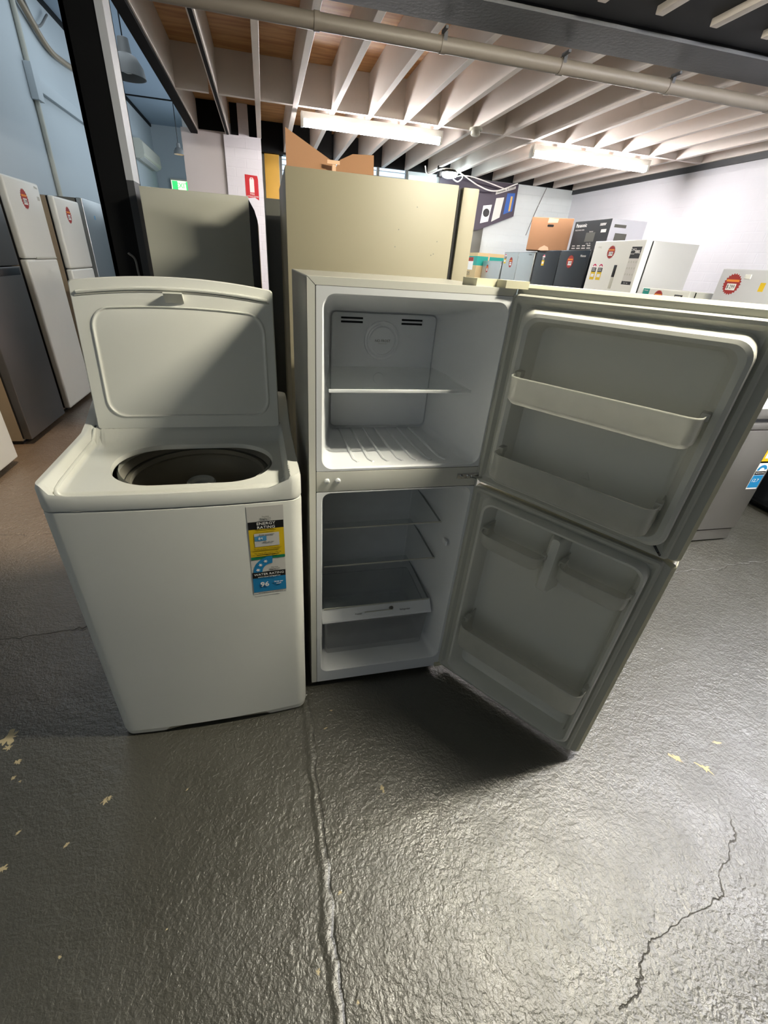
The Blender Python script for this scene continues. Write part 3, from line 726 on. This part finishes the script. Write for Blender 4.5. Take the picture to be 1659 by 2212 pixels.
# rating labels
def wy(x): return -.014*(1-((x-WW/2)/(WW/2))**2)-.0006
lab = bpy.data.objects.new('energy_label', None)
def curved(name, m, parent, pts, off):
    bm = bmesh.new(); f0 = lambda p: (p[0], wy(p[0])-off, p[1]); f1 = lambda p: (p[0], wy(p[0])-off+.0003, p[1])
    prism(bm, pts, f0, f1); return link(name, bm, m, parent)
X0, X1 = .4965, .5945
el = curved('energy_label', MT['paper'], wm, rect(X0-.001, X1+.001, .737, .916), .0002); el['label'] = 'yellow and black energy rating sticker'
def lt(s, x, z, size, m, parent, **k):
    sl_ = math.atan((wy(x+.02)-wy(x-.02))/.04)
    return text('label_text', s, size, (x, wy(x)-.0022, z), m, parent, rot=(PI/2, 0, sl_), **k)
xm = (X0+X1)/2
curved('title_band', MT['ink'], el, rect(X0, X1, .842, .867), .0008)
curved('yellow_field', MT['yellow'], el, rect(X0, X1, .747, .842), .0008)
curved('green_band', MT['green'], el, rect(X0, X1, .737, .747), .0008)
curved('value_box', MT['paper'], el, rect(xm-.035, xm+.035, .783, .828), .0014)
curved('value_bar', MT['lblue'], el, rect(xm-.034, xm-.001, .803, .819), .0018)
lt('ENERGY\nRATING', xm, .8545, .0125, MT['signwhite'], el, sx=1.12)
lt('The more\nstars the more\nenergy efficient', xm, .8785, .0048, MT['ink'], el)
lt('Energy consumption', xm, .8237, .0052, MT['ink'], el); lt('84', xm-.018, .811, .011, MT['signwhite'], el, sx=1.2); lt('kWh per year', xm+.004, .798, .0055, MT['ink'], el)
lt('A joint government and industry program', xm, .838, .0032, MT['ink'], el)
lt('When tested in accordance with the standard. Actual energy use\nand running costs will depend on how you use the appliance.', xm, .775, .003, MT['ink'], el)
lt('For more information refer to\nwww.energyrating.gov.au', xm, .757, .0062, MT['ink'], el)
wl_ = curved('water_label', MT['paper'], wm, rect(X0-.002, X1-.0, .606, .735), .0002); wl_['label'] = 'blue and black water rating sticker'
ax = .5555
curved('star_arc', MT['blue'], wl_, arc(ax, .690, .030, .056, 88, 180), .0008)
for a in (168, 142, 116): curved('rating_star', MT['signwhite'], wl_, [(ax+.043*math.cos(math.radians(a))+(.0065 if k % 2 else .0028)*math.cos(PI*k/6+PI/2), .690+.043*math.sin(math.radians(a))+(.0065 if k % 2 else .0028)*math.sin(PI*k/6+PI/2)) for k in range(12)], .0013)
curved('title_band', MT['ink'], wl_, rect(X0-.001, X1-.001, .668, .690), .0008)
curved('blue_field', MT['blue'], wl_, rect(X0-.001, X1-.001, .614, .668), .0008)
lt('WATER RATING', xm-.001, .682, .0112, MT['signwhite'], wl_, sx=1.08); lt('www.waterrating.gov.au', xm-.001, .6725, .0062, MT['signwhite'], wl_, sx=1.1)
lt('96', xm-.016, .643, .024, MT['signwhite'], wl_, bold=.0006, sx=1.1); lt('litres per\nwash', xm+.026, .645, .0075, MT['signwhite'], wl_)
lt('The more\nstars the more\nwater efficient', ax+.006, .7, .005, MT['ink'], wl_); lt('For comparisons visit the website above', xm, .6097, .0045, MT['ink'], wl_)

# ------------------------------------------------------------------ other appliances
def appliance(name, label, cat, front, xf, ymin, ymax, depth, h, body_m, door_m, splits=(), vertical=(), group=None, dt=.06, gap=.006, bev=.008, base=.03, y_at=None):
    wd = ymax-ymin
    if front == '+X': t = thing(name, label, cat, (xf, ymin, 0), PI/2, group)
    elif front == '-X': t = thing(name, label, cat, (xf, ymax, 0), -PI/2, group)
    else: t = thing(name, label, cat, (xf, y_at, 0), 0, group)
    box('cabinet', body_m, t, 0, wd, dt+.012, depth, base, h-.004, .004)
    box('plinth', MT['black'], t, .02, wd-.02, dt+.03, depth-.03, 0, base+.004)
    zs = [base+.015]+list(splits)+[h]
    for a, b in zip(zs[:-1], zs[1:]):
        xs = [0]+list(vertical)+[wd]
        for c, d in zip(xs[:-1], xs[1:]):
            box('door', door_m, t, c+(gap/2 if c else 0), d-(gap/2 if d < wd else 0), 0, dt, a+(gap/2 if a > base+.02 else 0), b-(gap/2 if b < h else 0), bev, 3)
    bm = bmesh.new(); bx(bm, .006, wd-.006, dt-.004, dt+.014, base+.02, h-.006); link('door_seal', bm, MT['gap'], t)
    return t, wd
def handle(t, m, x0, x1, z0, z1, y=-.0, dep=.012, name='handle'):
    return box(name, m, t, x0, x1, y-dep, y+.004, z0, z1, .003)

# left aisle row, fronts face the aisle
t, wd = appliance('refrigerator', 'white refrigerator nearest on the left, only its lower corner in view', 'refrigerator', '+X', -1.95, 2.9, 3.604, .66, 1.74, MT['white'], MT['white'], (1.2,), group='refrigerators along the left wall')
t, wd = appliance('refrigerator', 'dark stainless refrigerator with a recessed handle in the left row', 'refrigerator', '+X', -2.0, 3.98, 4.70, .66, 1.72, MT['tanside'], MT['dsteel'], (1.30,), group='refrigerators along the left wall')
handle(t, MT['black'], .28, wd-.03, 1.235, 1.285, .0, .001, 'recessed_handle')
t, wd = appliance('refrigerator', 'white two-door refrigerator, tallest in the left row, with a round price sticker', 'refrigerator', '+X', -2.0, 4.86, 5.52, .66, 1.93, MT['tanside'], MT['white'], (1.345,), group='refrigerators along the left wall', bev=.02)
price(t, .3, 1.79, .075, 0, '$ 399', .9); handle(t, MT['gasket'], .2, wd-.02, 1.345, 1.36, 0, .006)
text('badge', 'Midea', .028, (wd-.07, -.001, 1.895), MT['gasket'], t); plate('badge_plate', MT['greyside'], t, rect(wd-.09, wd-.04, 1.80, 1.83), 0)
t, wd = appliance('refrigerator', 'white refrigerator behind the tallest one in the left row', 'refrigerator', '+X', -1.97, 5.74, 6.42, .66, 1.87, MT['tanside'], MT['white'], (1.25,), group='refrigerators along the left wall', bev=.02)
price(t, .3, 1.73, .075, 0, '$ 349', .9)
t, wd = appliance('refrigerator', 'silver refrigerator in the left row just before the black post', 'refrigerator', '+X', -2.0, 6.66, 7.52, .66, 1.93, MT['darkside'], MT['silver'], (), group='refrigerators along the left wall')
plate('badge_plate', MT['lblue'], t, rect(.32, .36, 1.74, 1.78), 0)
t, wd = appliance('refrigerator', 'dark refrigerator half hidden by the black post at the end of the row', 'refrigerator', '+X', -2.0, 7.7, 8.4, .66, 1.85, MT['darkside'], MT['darkside'], (), group='refrigerators along the left wall')

# big cream refrigerator straight behind the open one (side towards us, door to the right)
def sideways(name, label, x0, x1, y0, y1, h, bm_, dm, dx0, dx1, cham=0):
    t = thing(name, label, 'refrigerator', (x0, y0, 0))
    box('cabinet', bm_, t, 0, x1-x0, 0, y1-y0, .03, h, .003)
    if cham: 
        b = bmesh.new(); prism(b, [(dx0-x0, .03), (dx1-x0, .03), (dx1-x0, h-.095), (dx1-x0-.012, h-.055), (dx0-x0, h-.012)], lambda p: (p[0], 0.01, p[1]), lambda p: (p[0], y1-y0-.01, p[1])); link('door', b, dm, t)
    else:
        box('door', dm, t, dx0-x0, dx1-x0, 0.0, y1-y0, .05, h-.004, .006)
        box('door_seal', MT['gap'], t, x1-x0-.002, dx0-x0+.002, .012, y1-y0-.012, .06, h-.012)
    for fx in (.06, x1-x0-.06):
        for fy_ in (.06, y1-y0-.06):
            b = bmesh.new(); tube(b, [(fx, fy_, 0), (fx, fy_, .032)], .02, 10); link('foot', b, MT['black'], t, True)
    return t
cr_ = sideways('refrigerator', 'big cream refrigerator seen from its side behind the open one', .092, .778, 2.05, 2.75, 1.794, MT['beige'], MT['beige'], .798, .868)
box('edge_trim', MT['chrome'], cr_, .688, .693, .0, .004, .05, 1.785); 
for x, z in ((.52, 1.71), (.45, 1.63), (.6, 1.55), (.44, 1.57), (.62, 1.6), (.61, 1.555)): plate('scuff', MT['darkside'], cr_, star(x, z, .0015, .003, 4), 0, .0003)
sideways('refrigerator', 'grey sided refrigerator with a black door behind the raised washer lid', -.575, -.063, 2.8, 3.4, 1.756, MT['greyside'], MT['black'], -.062, -.024, 1)
sideways('refrigerator', 'dark grey refrigerator squeezed between the brick pillar and the cream one', .022, .55, 3.0, 3.6, 1.775, MT['darkside'], MT['darkside'], .57, .62)
# torn carton flaps on the cream refrigerator
cb = thing('cardboard_box', 'torn open brown cardboard box lying on the cream refrigerator', 'box', (.1, 2.2, 1.794))
def flap(pts, y0, y1, nm): 
    b = bmesh.new(); prism(b, pts, lambda p: (p[0], y0(p[0]), p[1]), lambda p: (p[0], y0(p[0])+.005, p[1])); return link(nm, b, MT['carton'], cb)
flap([(.005, .0), (.20, .0), (.185, .055), (.14, .075), (.005, .135)], lambda x: .0+.1*x, 0, 'flap')
flap([(.2, .0), (.36, .0), (.355, .085), (.27, .082), (.22, .06), (.2, .03)], lambda x: .04-.1*x, 0, 'flap')
box('tray', MT['carton'], cb, .005, .36, .06, .4, .001, .03)
b = bmesh.new(); bx(b, .165, .215, -.012, -.010, .04, .052); bx(b, .185, .2, -.01, .0, .0, .04); link('packing_tape', b, MT['tape'], cb)

# right hand row, fronts face left
RX = 3.1; RG = 'refrigerators along the right wall'
t, wd = appliance('refrigerator', 'large white refrigerator with a black grip and feature poster in the right row', 'refrigerator', '-X', RX, 3.685, 4.348, .53, 1.809, MT['steelside'], MT['white'], (.6,), group=RG, dt=.06)
price(t, .26, 1.721, .053, 0, '$ 799'); energy(t, .086, 1.596, .065, 0); energy(t, .177, 1.596, .065, 0)
handle(t, MT['black'], .36, .396, 1.527, 1.622, 0, .004); handle(t, MT['greyside'], .36, .396, 1.433, 1.527, 0, .004, 'handle_lower')
pl = plate('feature_poster', MT['paper'], t, rect(.517, .633, 1.476, 1.76), 0)
plate('poster_head', MT['ink'], pl, rect(.517, .633, 1.674, 1.76), -.0006); plate('poster_foot', MT['ink'], pl, rect(.517, .633, 1.476, 1.502), -.0006)
text('poster_text', 'CHiQ', .026, (.544, -.002, 1.738), MT['signwhite'], pl); text('poster_text', '380L', .032, (.598, -.002, 1.722), MT['signwhite'], pl, bold=.001); text('poster_text', 'Inverter', .014, (.544, -.002, 1.708), MT['signwhite'], pl)
for r_ in range(3):
    for c_ in range(4): plate('poster_icon', MT['greyside'], pl, star(.53+.029*c_, 1.648-.047*r_, .005, .010, 6), -.0006)
text('poster_text', '2 yr  5 yr', .014, (.57, -.002, 1.489), MT['signwhite'], pl)
text('badge', 'CHiQ', .02, (.086, -.001, 1.76), MT['greyside'], t)
t, wd = appliance('refrigerator', 'black side-by-side refrigerator under the boxes in the right row', 'refrigerator', '-X', RX, 4.385, 5.372, .56, 1.741, MT['black'], MT['blackdoor'], (), (.482,), group=RG)
price(t, .69, 1.639, .06, 0, '$ 1499'); energy(t, .172, 1.674, .052, 0); text('badge', 'Hisense', .028, (.887, -.001, 1.69), MT['signwhite'], t)
t, wd = appliance('refrigerator', 'silver two-door refrigerator right of the small one at the far end of the row', 'refrigerator', '-X', RX, 5.41, 6.18, .53, 1.727, MT['silver'], MT['silver'], (), (.388,), group=RG)
price(t, .215, 1.614, .06, 0, '$ 999', .8); energy(t, .052, 1.68, .052, 0); text('badge', 'Hisense', .022, (.67, -.001, 1.70), MT['darkside'], t)
t, wd = appliance('refrigerator', 'small brushed silver refrigerator in front of the green striped carton', 'refrigerator', '-X', RX, 6.225, 6.80, .5, 1.625, MT['darkside'], MT['silver'], (1.1,), group=RG)
price(t, .17, 1.53, .05, 0, '$ 299', .8)
t, wd = appliance('freezer', 'low white freezer between the big white refrigerator and the pale one', 'freezer', '-X', RX, 3.075, 3.556, .47, 1.468, MT['white'], MT['white'], (), group=RG)
plate('teal_card', MT['teal'], t, rect(.015, .085, 1.405, 1.463), 0); price(t, .19, 1.412, .048, 0, '$ 499'); plate('black_label', MT['ink'], t, rect(.353, .43, 1.412, 1.438), 0)
text('card_text', 'Hisense', .014, (.05, -.002, 1.45), MT['signwhite'], t); text('label_text', 'ENERGY', .014, (.39, -.002, 1.425), MT['signwhite'], t)
t, wd = appliance('refrigerator', 'pale grey refrigerator at the right edge with a large red price sticker', 'refrigerator', '-X', RX, 2.325, 2.876, .53, 1.622, MT['silver'], mat('pale_grey_door', (196, 197, 200), .4), (.9,), group=RG)
price(t, .112, 1.532, .065, 0, '$ 299'); handle(t, MT['white'], .185, .228, 1.566, 1.592, 0, .006, 'note_pad'); plate('yellow_note', MT['yellow'], t, rect(.31, .345, 1.5, 1.55), 0)

# cartons on the row
cbx = thing('cardboard_box', 'plain brown cardboard box with a hand hole on the right row', 'box', (2.97, 5.407, 1.743), -PI/6)
bm = bmesh.new(); bx(bm, 0, .443, 0, .33, 0, .31, .004); link('carton', bm, MT['carton'], cbx)
plate('hand_hole', MT['gap'], cbx, rr(.178, .246, .225, .247, .0105, 5), 0, .0012)
plate('packing_tape', MT['tape'], cbx, [(.174, .262), (.28, .266), (.284, .302), (.18, .306)], 0, .001)
plate('packing_tape', MT['tape'], cbx, [(.13, .0), (.25, .0), (.235, .035), (.19, .05), (.145, .025)], 0, .001)
cb2 = thing('cardboard_box', 'black printed microwave carton beside the brown cardboard box', 'box', (3.229, 4.955, 1.744), -PI/2)
bm = bmesh.new(); bx(bm, 0, .58, 0.0, .39, 0, .258, .003); o = link('carton', bm, [MT['cartonblack'], MT['cartonwhite']], cb2)
for p in o.data.polygons:
    if p.normal.x > .9: p.material_index = 1
text('carton_text', 'Panasonic', .045, (.034, -.002, .22), MT['signwhite'], cb2, align='LEFT', bold=.0008); text('carton_text', 'MICROWAVE OVEN', .017, (.034, -.002, .18), MT['paper'], cb2, align='LEFT')
text('carton_text', 'Inverter', .019, (.31, -.002, .163), MT['paper'], cb2)
plate('picture', MT['darkside'], cb2, rect(.232, .378, .077, .155), 0); plate('carton_label', MT['signwhite'], cb2, rect(.43, .516, .026, .077), 0); plate('carton_label', MT['signwhite'], cb2, rect(.456, .533, .15, .176), 0)
text('carton_text', '1.5kg  32L', .019, (.31, -.002, .06), MT['paper'], cb2); text('carton_text', '1000W', .03, (.464, -.002, .215), MT['signwhite'], cb2, bold=.001)
for c_ in range(4):
    plate('carton_icon', MT['paper'], cb2, rect(.043+.086*c_, .095+.086*c_, .039, .047), 0); plate('carton_icon', MT['paper'], cb2, rect(.043+.086*c_, .103+.086*c_, .017, .026), 0)
b = bmesh.new(); bx(b, .581, .582, .07, .2, .05, .146); link('side_picture', b, MT['darkside'], cb2); b = bmesh.new(); bx(b, .581, .582, .04, .17, .19, .215); link('side_print', b, MT['darkside'], cb2)
gb = thing('carton', 'tall tan carton with a wide green stripe at the far wall', 'box', (3.014, 6.83, 0))
bm = bmesh.new(); bx(bm, 0, .42, 0, .37, 0, 1.718, .003); link('carton_body', bm, MT['cartonlight'], gb)
bm = bmesh.new(); bx(bm, -.0015, .4215, -.0015, .3715, 1.56, 1.675); link('green_stripe', bm, MT['teal'], gb)
bm = bmesh.new(); bx(bm, .17, .19, -.003, .37, 1.45, 1.720); link('packing_tape', bm, MT['tape'], gb)
b = bmesh.new(); bx(b, -.003, -.0015, .12, .30, 1.50, 1.66); link('price_card', b, MT['signwhite'], gb); b = bmesh.new(); bx(b, -.004, -.003, .12, .30, 1.61, 1.66); link('price_head', b, MT['starred'], gb)
text('carton_text', 'G95', .07, (-.002, .25, 1.45), MT['darkside'], gb, rot=(PI/2, 0, -PI/2))
lp = tag(box('grey_panel', MT['darkside'], None, 2.98, 3.2, 7.21, 7.24, 0, 2.11, .003), 'tall dark grey panel against the far wall under the banner', 'panel')

# dishwasher at the right edge
t, wd = appliance('dishwasher', 'stainless dishwasher with rating stickers standing at the right edge', 'dishwasher', '-Y', 2.46, 0, .59, .6, .80, MT['dsteel'], MT['stainless'], (), y_at=1.92, base=.09, bev=.004)
dwt = t
box('worktop', MT['white'], t, -.002, .592, 0.0, .6, .925, .945, .004); box('control_panel', MT['stainless'], t, 0, .59, 0, .06, .868, .924, .004)
box('handle_recess', MT['black'], t, 0.0, .59, .012, .06, .845, .868); box('door_top_rail', MT['stainless'], t, 0, .59, -.004, .06, .803, .845, .006)
box('rear_body', MT['dsteel'], t, 0, .59, .06, .6, .79, .925)
box('kick_plate', MT['stainless'], t, 0.0, .59, .012, .05, .012, .092, .002)
e = energy(t, .535, .72, .085, 0); wl2 = plate('water_label', MT['signwhite'], t, rect(.492, .578, .405, .585), 0, .0008)
plate('star_arc', MT['blue'], wl2, arc(.535, .535, .02, .038, 15, 180), -.0008); plate('title_band', MT['ink'], wl2, rect(.494, .576, .505, .53), -.0008); plate('blue_field', MT['blue'], wl2, rect(.494, .576, .415, .502), -.0008)
text('label_text', '12.7', .032, (.527, -.002, .465), MT['signwhite'], wl2); text('label_text', 'WATER RATING', .010, (.535, -.002, .518), MT['signwhite'], wl2)
plate('green_band', MT['green'], t, rect(.4925, .5775, .588, .598), 0, .001)
t, wd = appliance('oven', 'black appliance on the floor right of the dishwasher', 'appliance', '-X', 3.72, 1.5, 2.45, .6, .86, MT['blackmatt'], MT['black'], (), base=.05)

# ------------------------------------------------------------------ fittings on the walls and overhead
fs = thing('fire_sign', 'red fire extinguisher sign peeling on the white brick pillar', 'sign', (-.165, 6.379, 2.06))
plate('panel', MT['red'], fs, [(0, .015), (.03, -.005), (.10, .003), (.145, -.02), (.145, .17), (.138, .205), (0, .21)], 0, .002)
plate('cylinder_symbol', MT['signwhite'], fs, [(.048, .05), (.098, .05), (.098, .165), (.088, .185), (.058, .185), (.048, .165)], -.002)
plate('cylinder_symbol', MT['red'], fs, [(.060, .172), (.085, .172), (.08, .178), (.064, .178)], -.003)
text('sign_text', 'FIRE', .028, (.073, -.004, .034), MT['signwhite'], fs); text('sign_text', 'EXTINGUISHER', .02, (.073, -.004, .010), MT['signwhite'], fs)
ac = thing('air_conditioner', 'cream split air conditioner high on the pale blue left wall', 'air conditioner', (XL+.004, 13.45, 3.2))
bm = bmesh.new(); prism(bm, [(0, 0), (.12, -.0), (.21, .05), (.23, .1), (.22, .3), (.17, .35), (0, .35)], lambda p: (p[0], 0, p[1]), lambda p: (p[0], 1.95, p[1])); link('casing', bm, MT['cream'], ac)
bm = bmesh.new(); prism(bm, [(.1, -.012), (.2, .03), (.2, .04), (.1, .0)], lambda p: (p[0], .06, p[1]), lambda p: (p[0], 1.89, p[1])); link('air_flap', bm, MT['white'], ac)
ex = thing('exit_sign', 'green lit exit sign at the end of the tall left bay', 'sign', (-2.12, 15.9, 2.84))
box('housing', MT['cream'], ex, -.3, .3, 0, .08, .0, .3, .005); plate('face', MT['exitwhite'], ex, rect(-.28, .28, .04, .26), 0)
for a, b2 in ((-.26, -.12), (.1, .26)): plate('green_panel', MT['exitgreen'], ex, rect(a, b2, .05, .25), -.001)
text('sign_text', 'EXIT', .16, (-.01, -.003, .15), MT['exitgreen'], ex)
def pendant(label, x, y, z, s, zt, glow):
    t = thing('pendant_lamp', label, 'pendant lamp', (x, y, z), 0, 'pendant lamps in the tall bay')
    b = bmesh.new(); lathe(b, [(.10*s, .92*s), (.16*s, .9*s), (.19*s, .62*s), (.2*s, .55*s), (.33*s, .48*s), (.48*s, .25*s), (.52*s, .05*s), (.53*s, 0), (.5*s, .0), (.46*s, .22*s), (.3*s, .44*s), (.1*s, .5*s)], 32); link('lamp_shade', b, MT['pendant'], t, True)
    b = bmesh.new(); tube(b, [(0, 0, .9*s), (0, 0, zt-z)], .008, 6); link('cord', b, MT['black'], t, True)
    b = bmesh.new(); lathe(b, [(0, .08*s), (.14*s, .12*s), (.17*s, .24*s), (.12*s, .4*s), (.08*s, .46*s)], 16); link('bulb', b, MT['lampglow'] if glow else MT['paper'], t, True)
pendant('grey bell shaped pendant lamp hanging beside the black post', -1.54, 8.0, 3.3, .39, 4.25, False)
pendant('dark pendant lamp with a warm glow beside the plaster panel', -1.58, 12.0, 3.14, .2, 4.25, True)
def conduit(name, label, cat, pts, r, m='bluewall'):
    b = bmesh.new(); tube(b, pts, r, 10); return tag(link(name, b, MT[m], None, True), label, cat)
pendant('grey pendant lamp above the left aisle', -1.5, 3.4, 3.17, .36, 4.25, True)
sl_ = bpy.data.lights.new('pendant_beam', 'SPOT'); sl_.energy = 140; sl_.color = (1.0, .74, .48); sl_.spot_size = math.radians(48); sl_.spot_blend = .6; sl_.shadow_soft_size = .06
so = bpy.data.objects.new('pendant_beam', sl_); C.objects.link(so); so.location = (-1.5, 3.4, 3.16)
conduit('wall_conduit', 'upright grey conduit on the pale blue left wall', 'conduit', [(XL+.03, 8.2, 0), (XL+.03, 8.2, 3.12), (XL+.03, 8.2, 4.2)], .03, 'greyside')
cr2 = tag(link('cable_tray', bx(bmesh.new(), XL+.003, XL+.06, 8.25, 12.4, 3.12, 3.26, .01), MT['bluewall'], None, True), 'pale duct running level along the blue left wall', 'duct')
box('end_box', MT['bluewall'], cr2, XL+.003, XL+.09, 8.12, 8.3, 3.0, 3.35, .01)
conduit('wall_cable', 'tan cable looping near the ceiling behind the black post', 'cable', bez([(XL+.05, 7.6, 4.2), (XL+.06, 8.3, 3.95), (XL+.05, 9.0, 3.72), (XL+.05, 9.6, 3.72), (XL+.05, 10.4, 3.8)]), .035, 'tanside')
conduit('wall_cable', 'thin dark cable dangling near the ceiling by the tan cable', 'cable', bez([(XL+.04, 8.4, 4.2), (XL+.06, 8.55, 3.95), (XL+.05, 8.85, 3.86), (XL+.05, 9.3, 4.1)]), .014, 'cable')
# far wall: louvre window, yellow board, flood lamp, banner
wn = struct(thing('window_1', 'louvre window high on the far wall behind the cream refrigerator', 'window', (.26, YB-.005, 2.2)))
wn['kind'] = 'structure'
plate('pane', MT['winsky'], wn, rect(.0, 1.7, 0, .395), -.002, .002)
for k in range(7): box('louvre', MT['postgrey'], wn, .0, 1.7, -.05, -.006, .03+.055*k, .036+.055*k)
for x in (0, .42, .85, 1.28, 1.68): box('mullion', MT['darkside'], wn, x, x+.03, -.055, -.004, 0, .395)
tag(box('yellow_board', MT['yellowwood'], None, .07, .25, 7.06, 7.10, 1.0, 2.579, .003), 'upright yellow board beside the louvre window', 'board')
tag(box('white_board', MT['signwhite'], None, 1.99, 2.4, YB-.02, YB-.001, 2.25, 2.56, .003), 'small white panel on the far wall left of the banner', 'panel')
ba = thing('wall_banner', 'dark banner with pictures of washers hung on the far wall', 'banner', (2.42, 7.16, 0))
plate('cloth', MT['banner'], ba, [(0, 2.02), (.66, 2.0), (1.20, 2.21), (1.19, 2.585), (0, 2.585)], 0, .004)
def bp_(nm, m, pts, lift=.005): plate(nm, MT[m], ba, pts, -lift, .001)
bp_('washer_picture', 'signwhite', [(.69, 2.09), (.81, 2.12), (.83, 2.32), (.70, 2.30)]); bp_('washer_door', 'ink', arc(.76, 2.22, .0001, .05, 0, 359, 20), .0065)
bp_('washer_picture', 'paper', [(.86, 2.12), (.98, 2.18), (1.0, 2.42), (.88, 2.40)]); bp_('blue_picture', 'bannerblue', [(1.03, 2.22), (1.16, 2.27), (1.16, 2.48), (1.04, 2.47)]); bp_('gold_picture', 'bannergold', [(1.10, 2.26), (1.13, 2.27), (1.13, 2.44), (1.10, 2.44)], .0065)
bp_('title_strip', 'paper', [(.86, 2.44), (1.15, 2.53), (1.15, 2.56), (.86, 2.48)])
text('banner_text', 'LAUNDRY & HOME', .032, (1.0, -.008, 2.504), MT['ink'], ba, rot=(PI/2, -.29, 0))
fd = thing('flood_lamp', 'bright white flood lamp fixed under the far joists above the cream refrigerator', 'lamp', (2.4, 6.75, 2.5))
bm = bmesh.new(); lathe(bm, [(.0, .0), (.05, .004), (.085, .02), (.1, .045), (.1, .055)], 24); link('lens', bm, MT['flood'], fd, True)
bm = bmesh.new(); lathe(bm, [(.1, .055), (.104, .06), (.08, .085), (0, .095)], 24); link('housing', bm, MT['black'], fd, True)
bm = bmesh.new(); bx(bm, -.16, -.09, -.02, .03, .0, .12, .01); link('bracket', bm, MT['black'], fd, True)
bm = bmesh.new(); tube(bm, [(0, 0, .09), (0, 0, .1)], .03, 10); link('mount', bm, MT['cream'], fd, True)
b = bmesh.new(); tube(b, bez([(-.35, -.05, .09), (-.3, -.05, .01), (-.1, -.03, .085), (.15, .05, .08), (.5, .15, -.02), (.8, .25, -.04), (1.15, .33, .08)]), .008, 8); link('supply_cable', b, MT['signwhite'], fd, True)
b = bmesh.new(); tube(b, bez([(.1, .03, .02), (.15, .03, .08), (.2, .03, .03), (.14, .03, -.02), (.08, .03, .02), (.35, .1, .06), (1.0, .33, .0)]), .007, 8); link('coiled_cable', b, MT['signwhite'], fd, True)
conduit('loose_cable', 'thin cables hanging down the far wall above the brown cardboard box', 'cable', bez([(4.1, YB-.02, 2.6), (4.0, YB-.02, 2.3), (3.92, YB-.02, 2.0)]), .005, 'cable')
conduit('red_canister', 'small red shape at the foot of the brick pillar', 'extinguisher', [(-.0, 6.2, .0), (-.0, 6.2, 1.0), (.0, 6.2, 1.05)], .06, 'red')
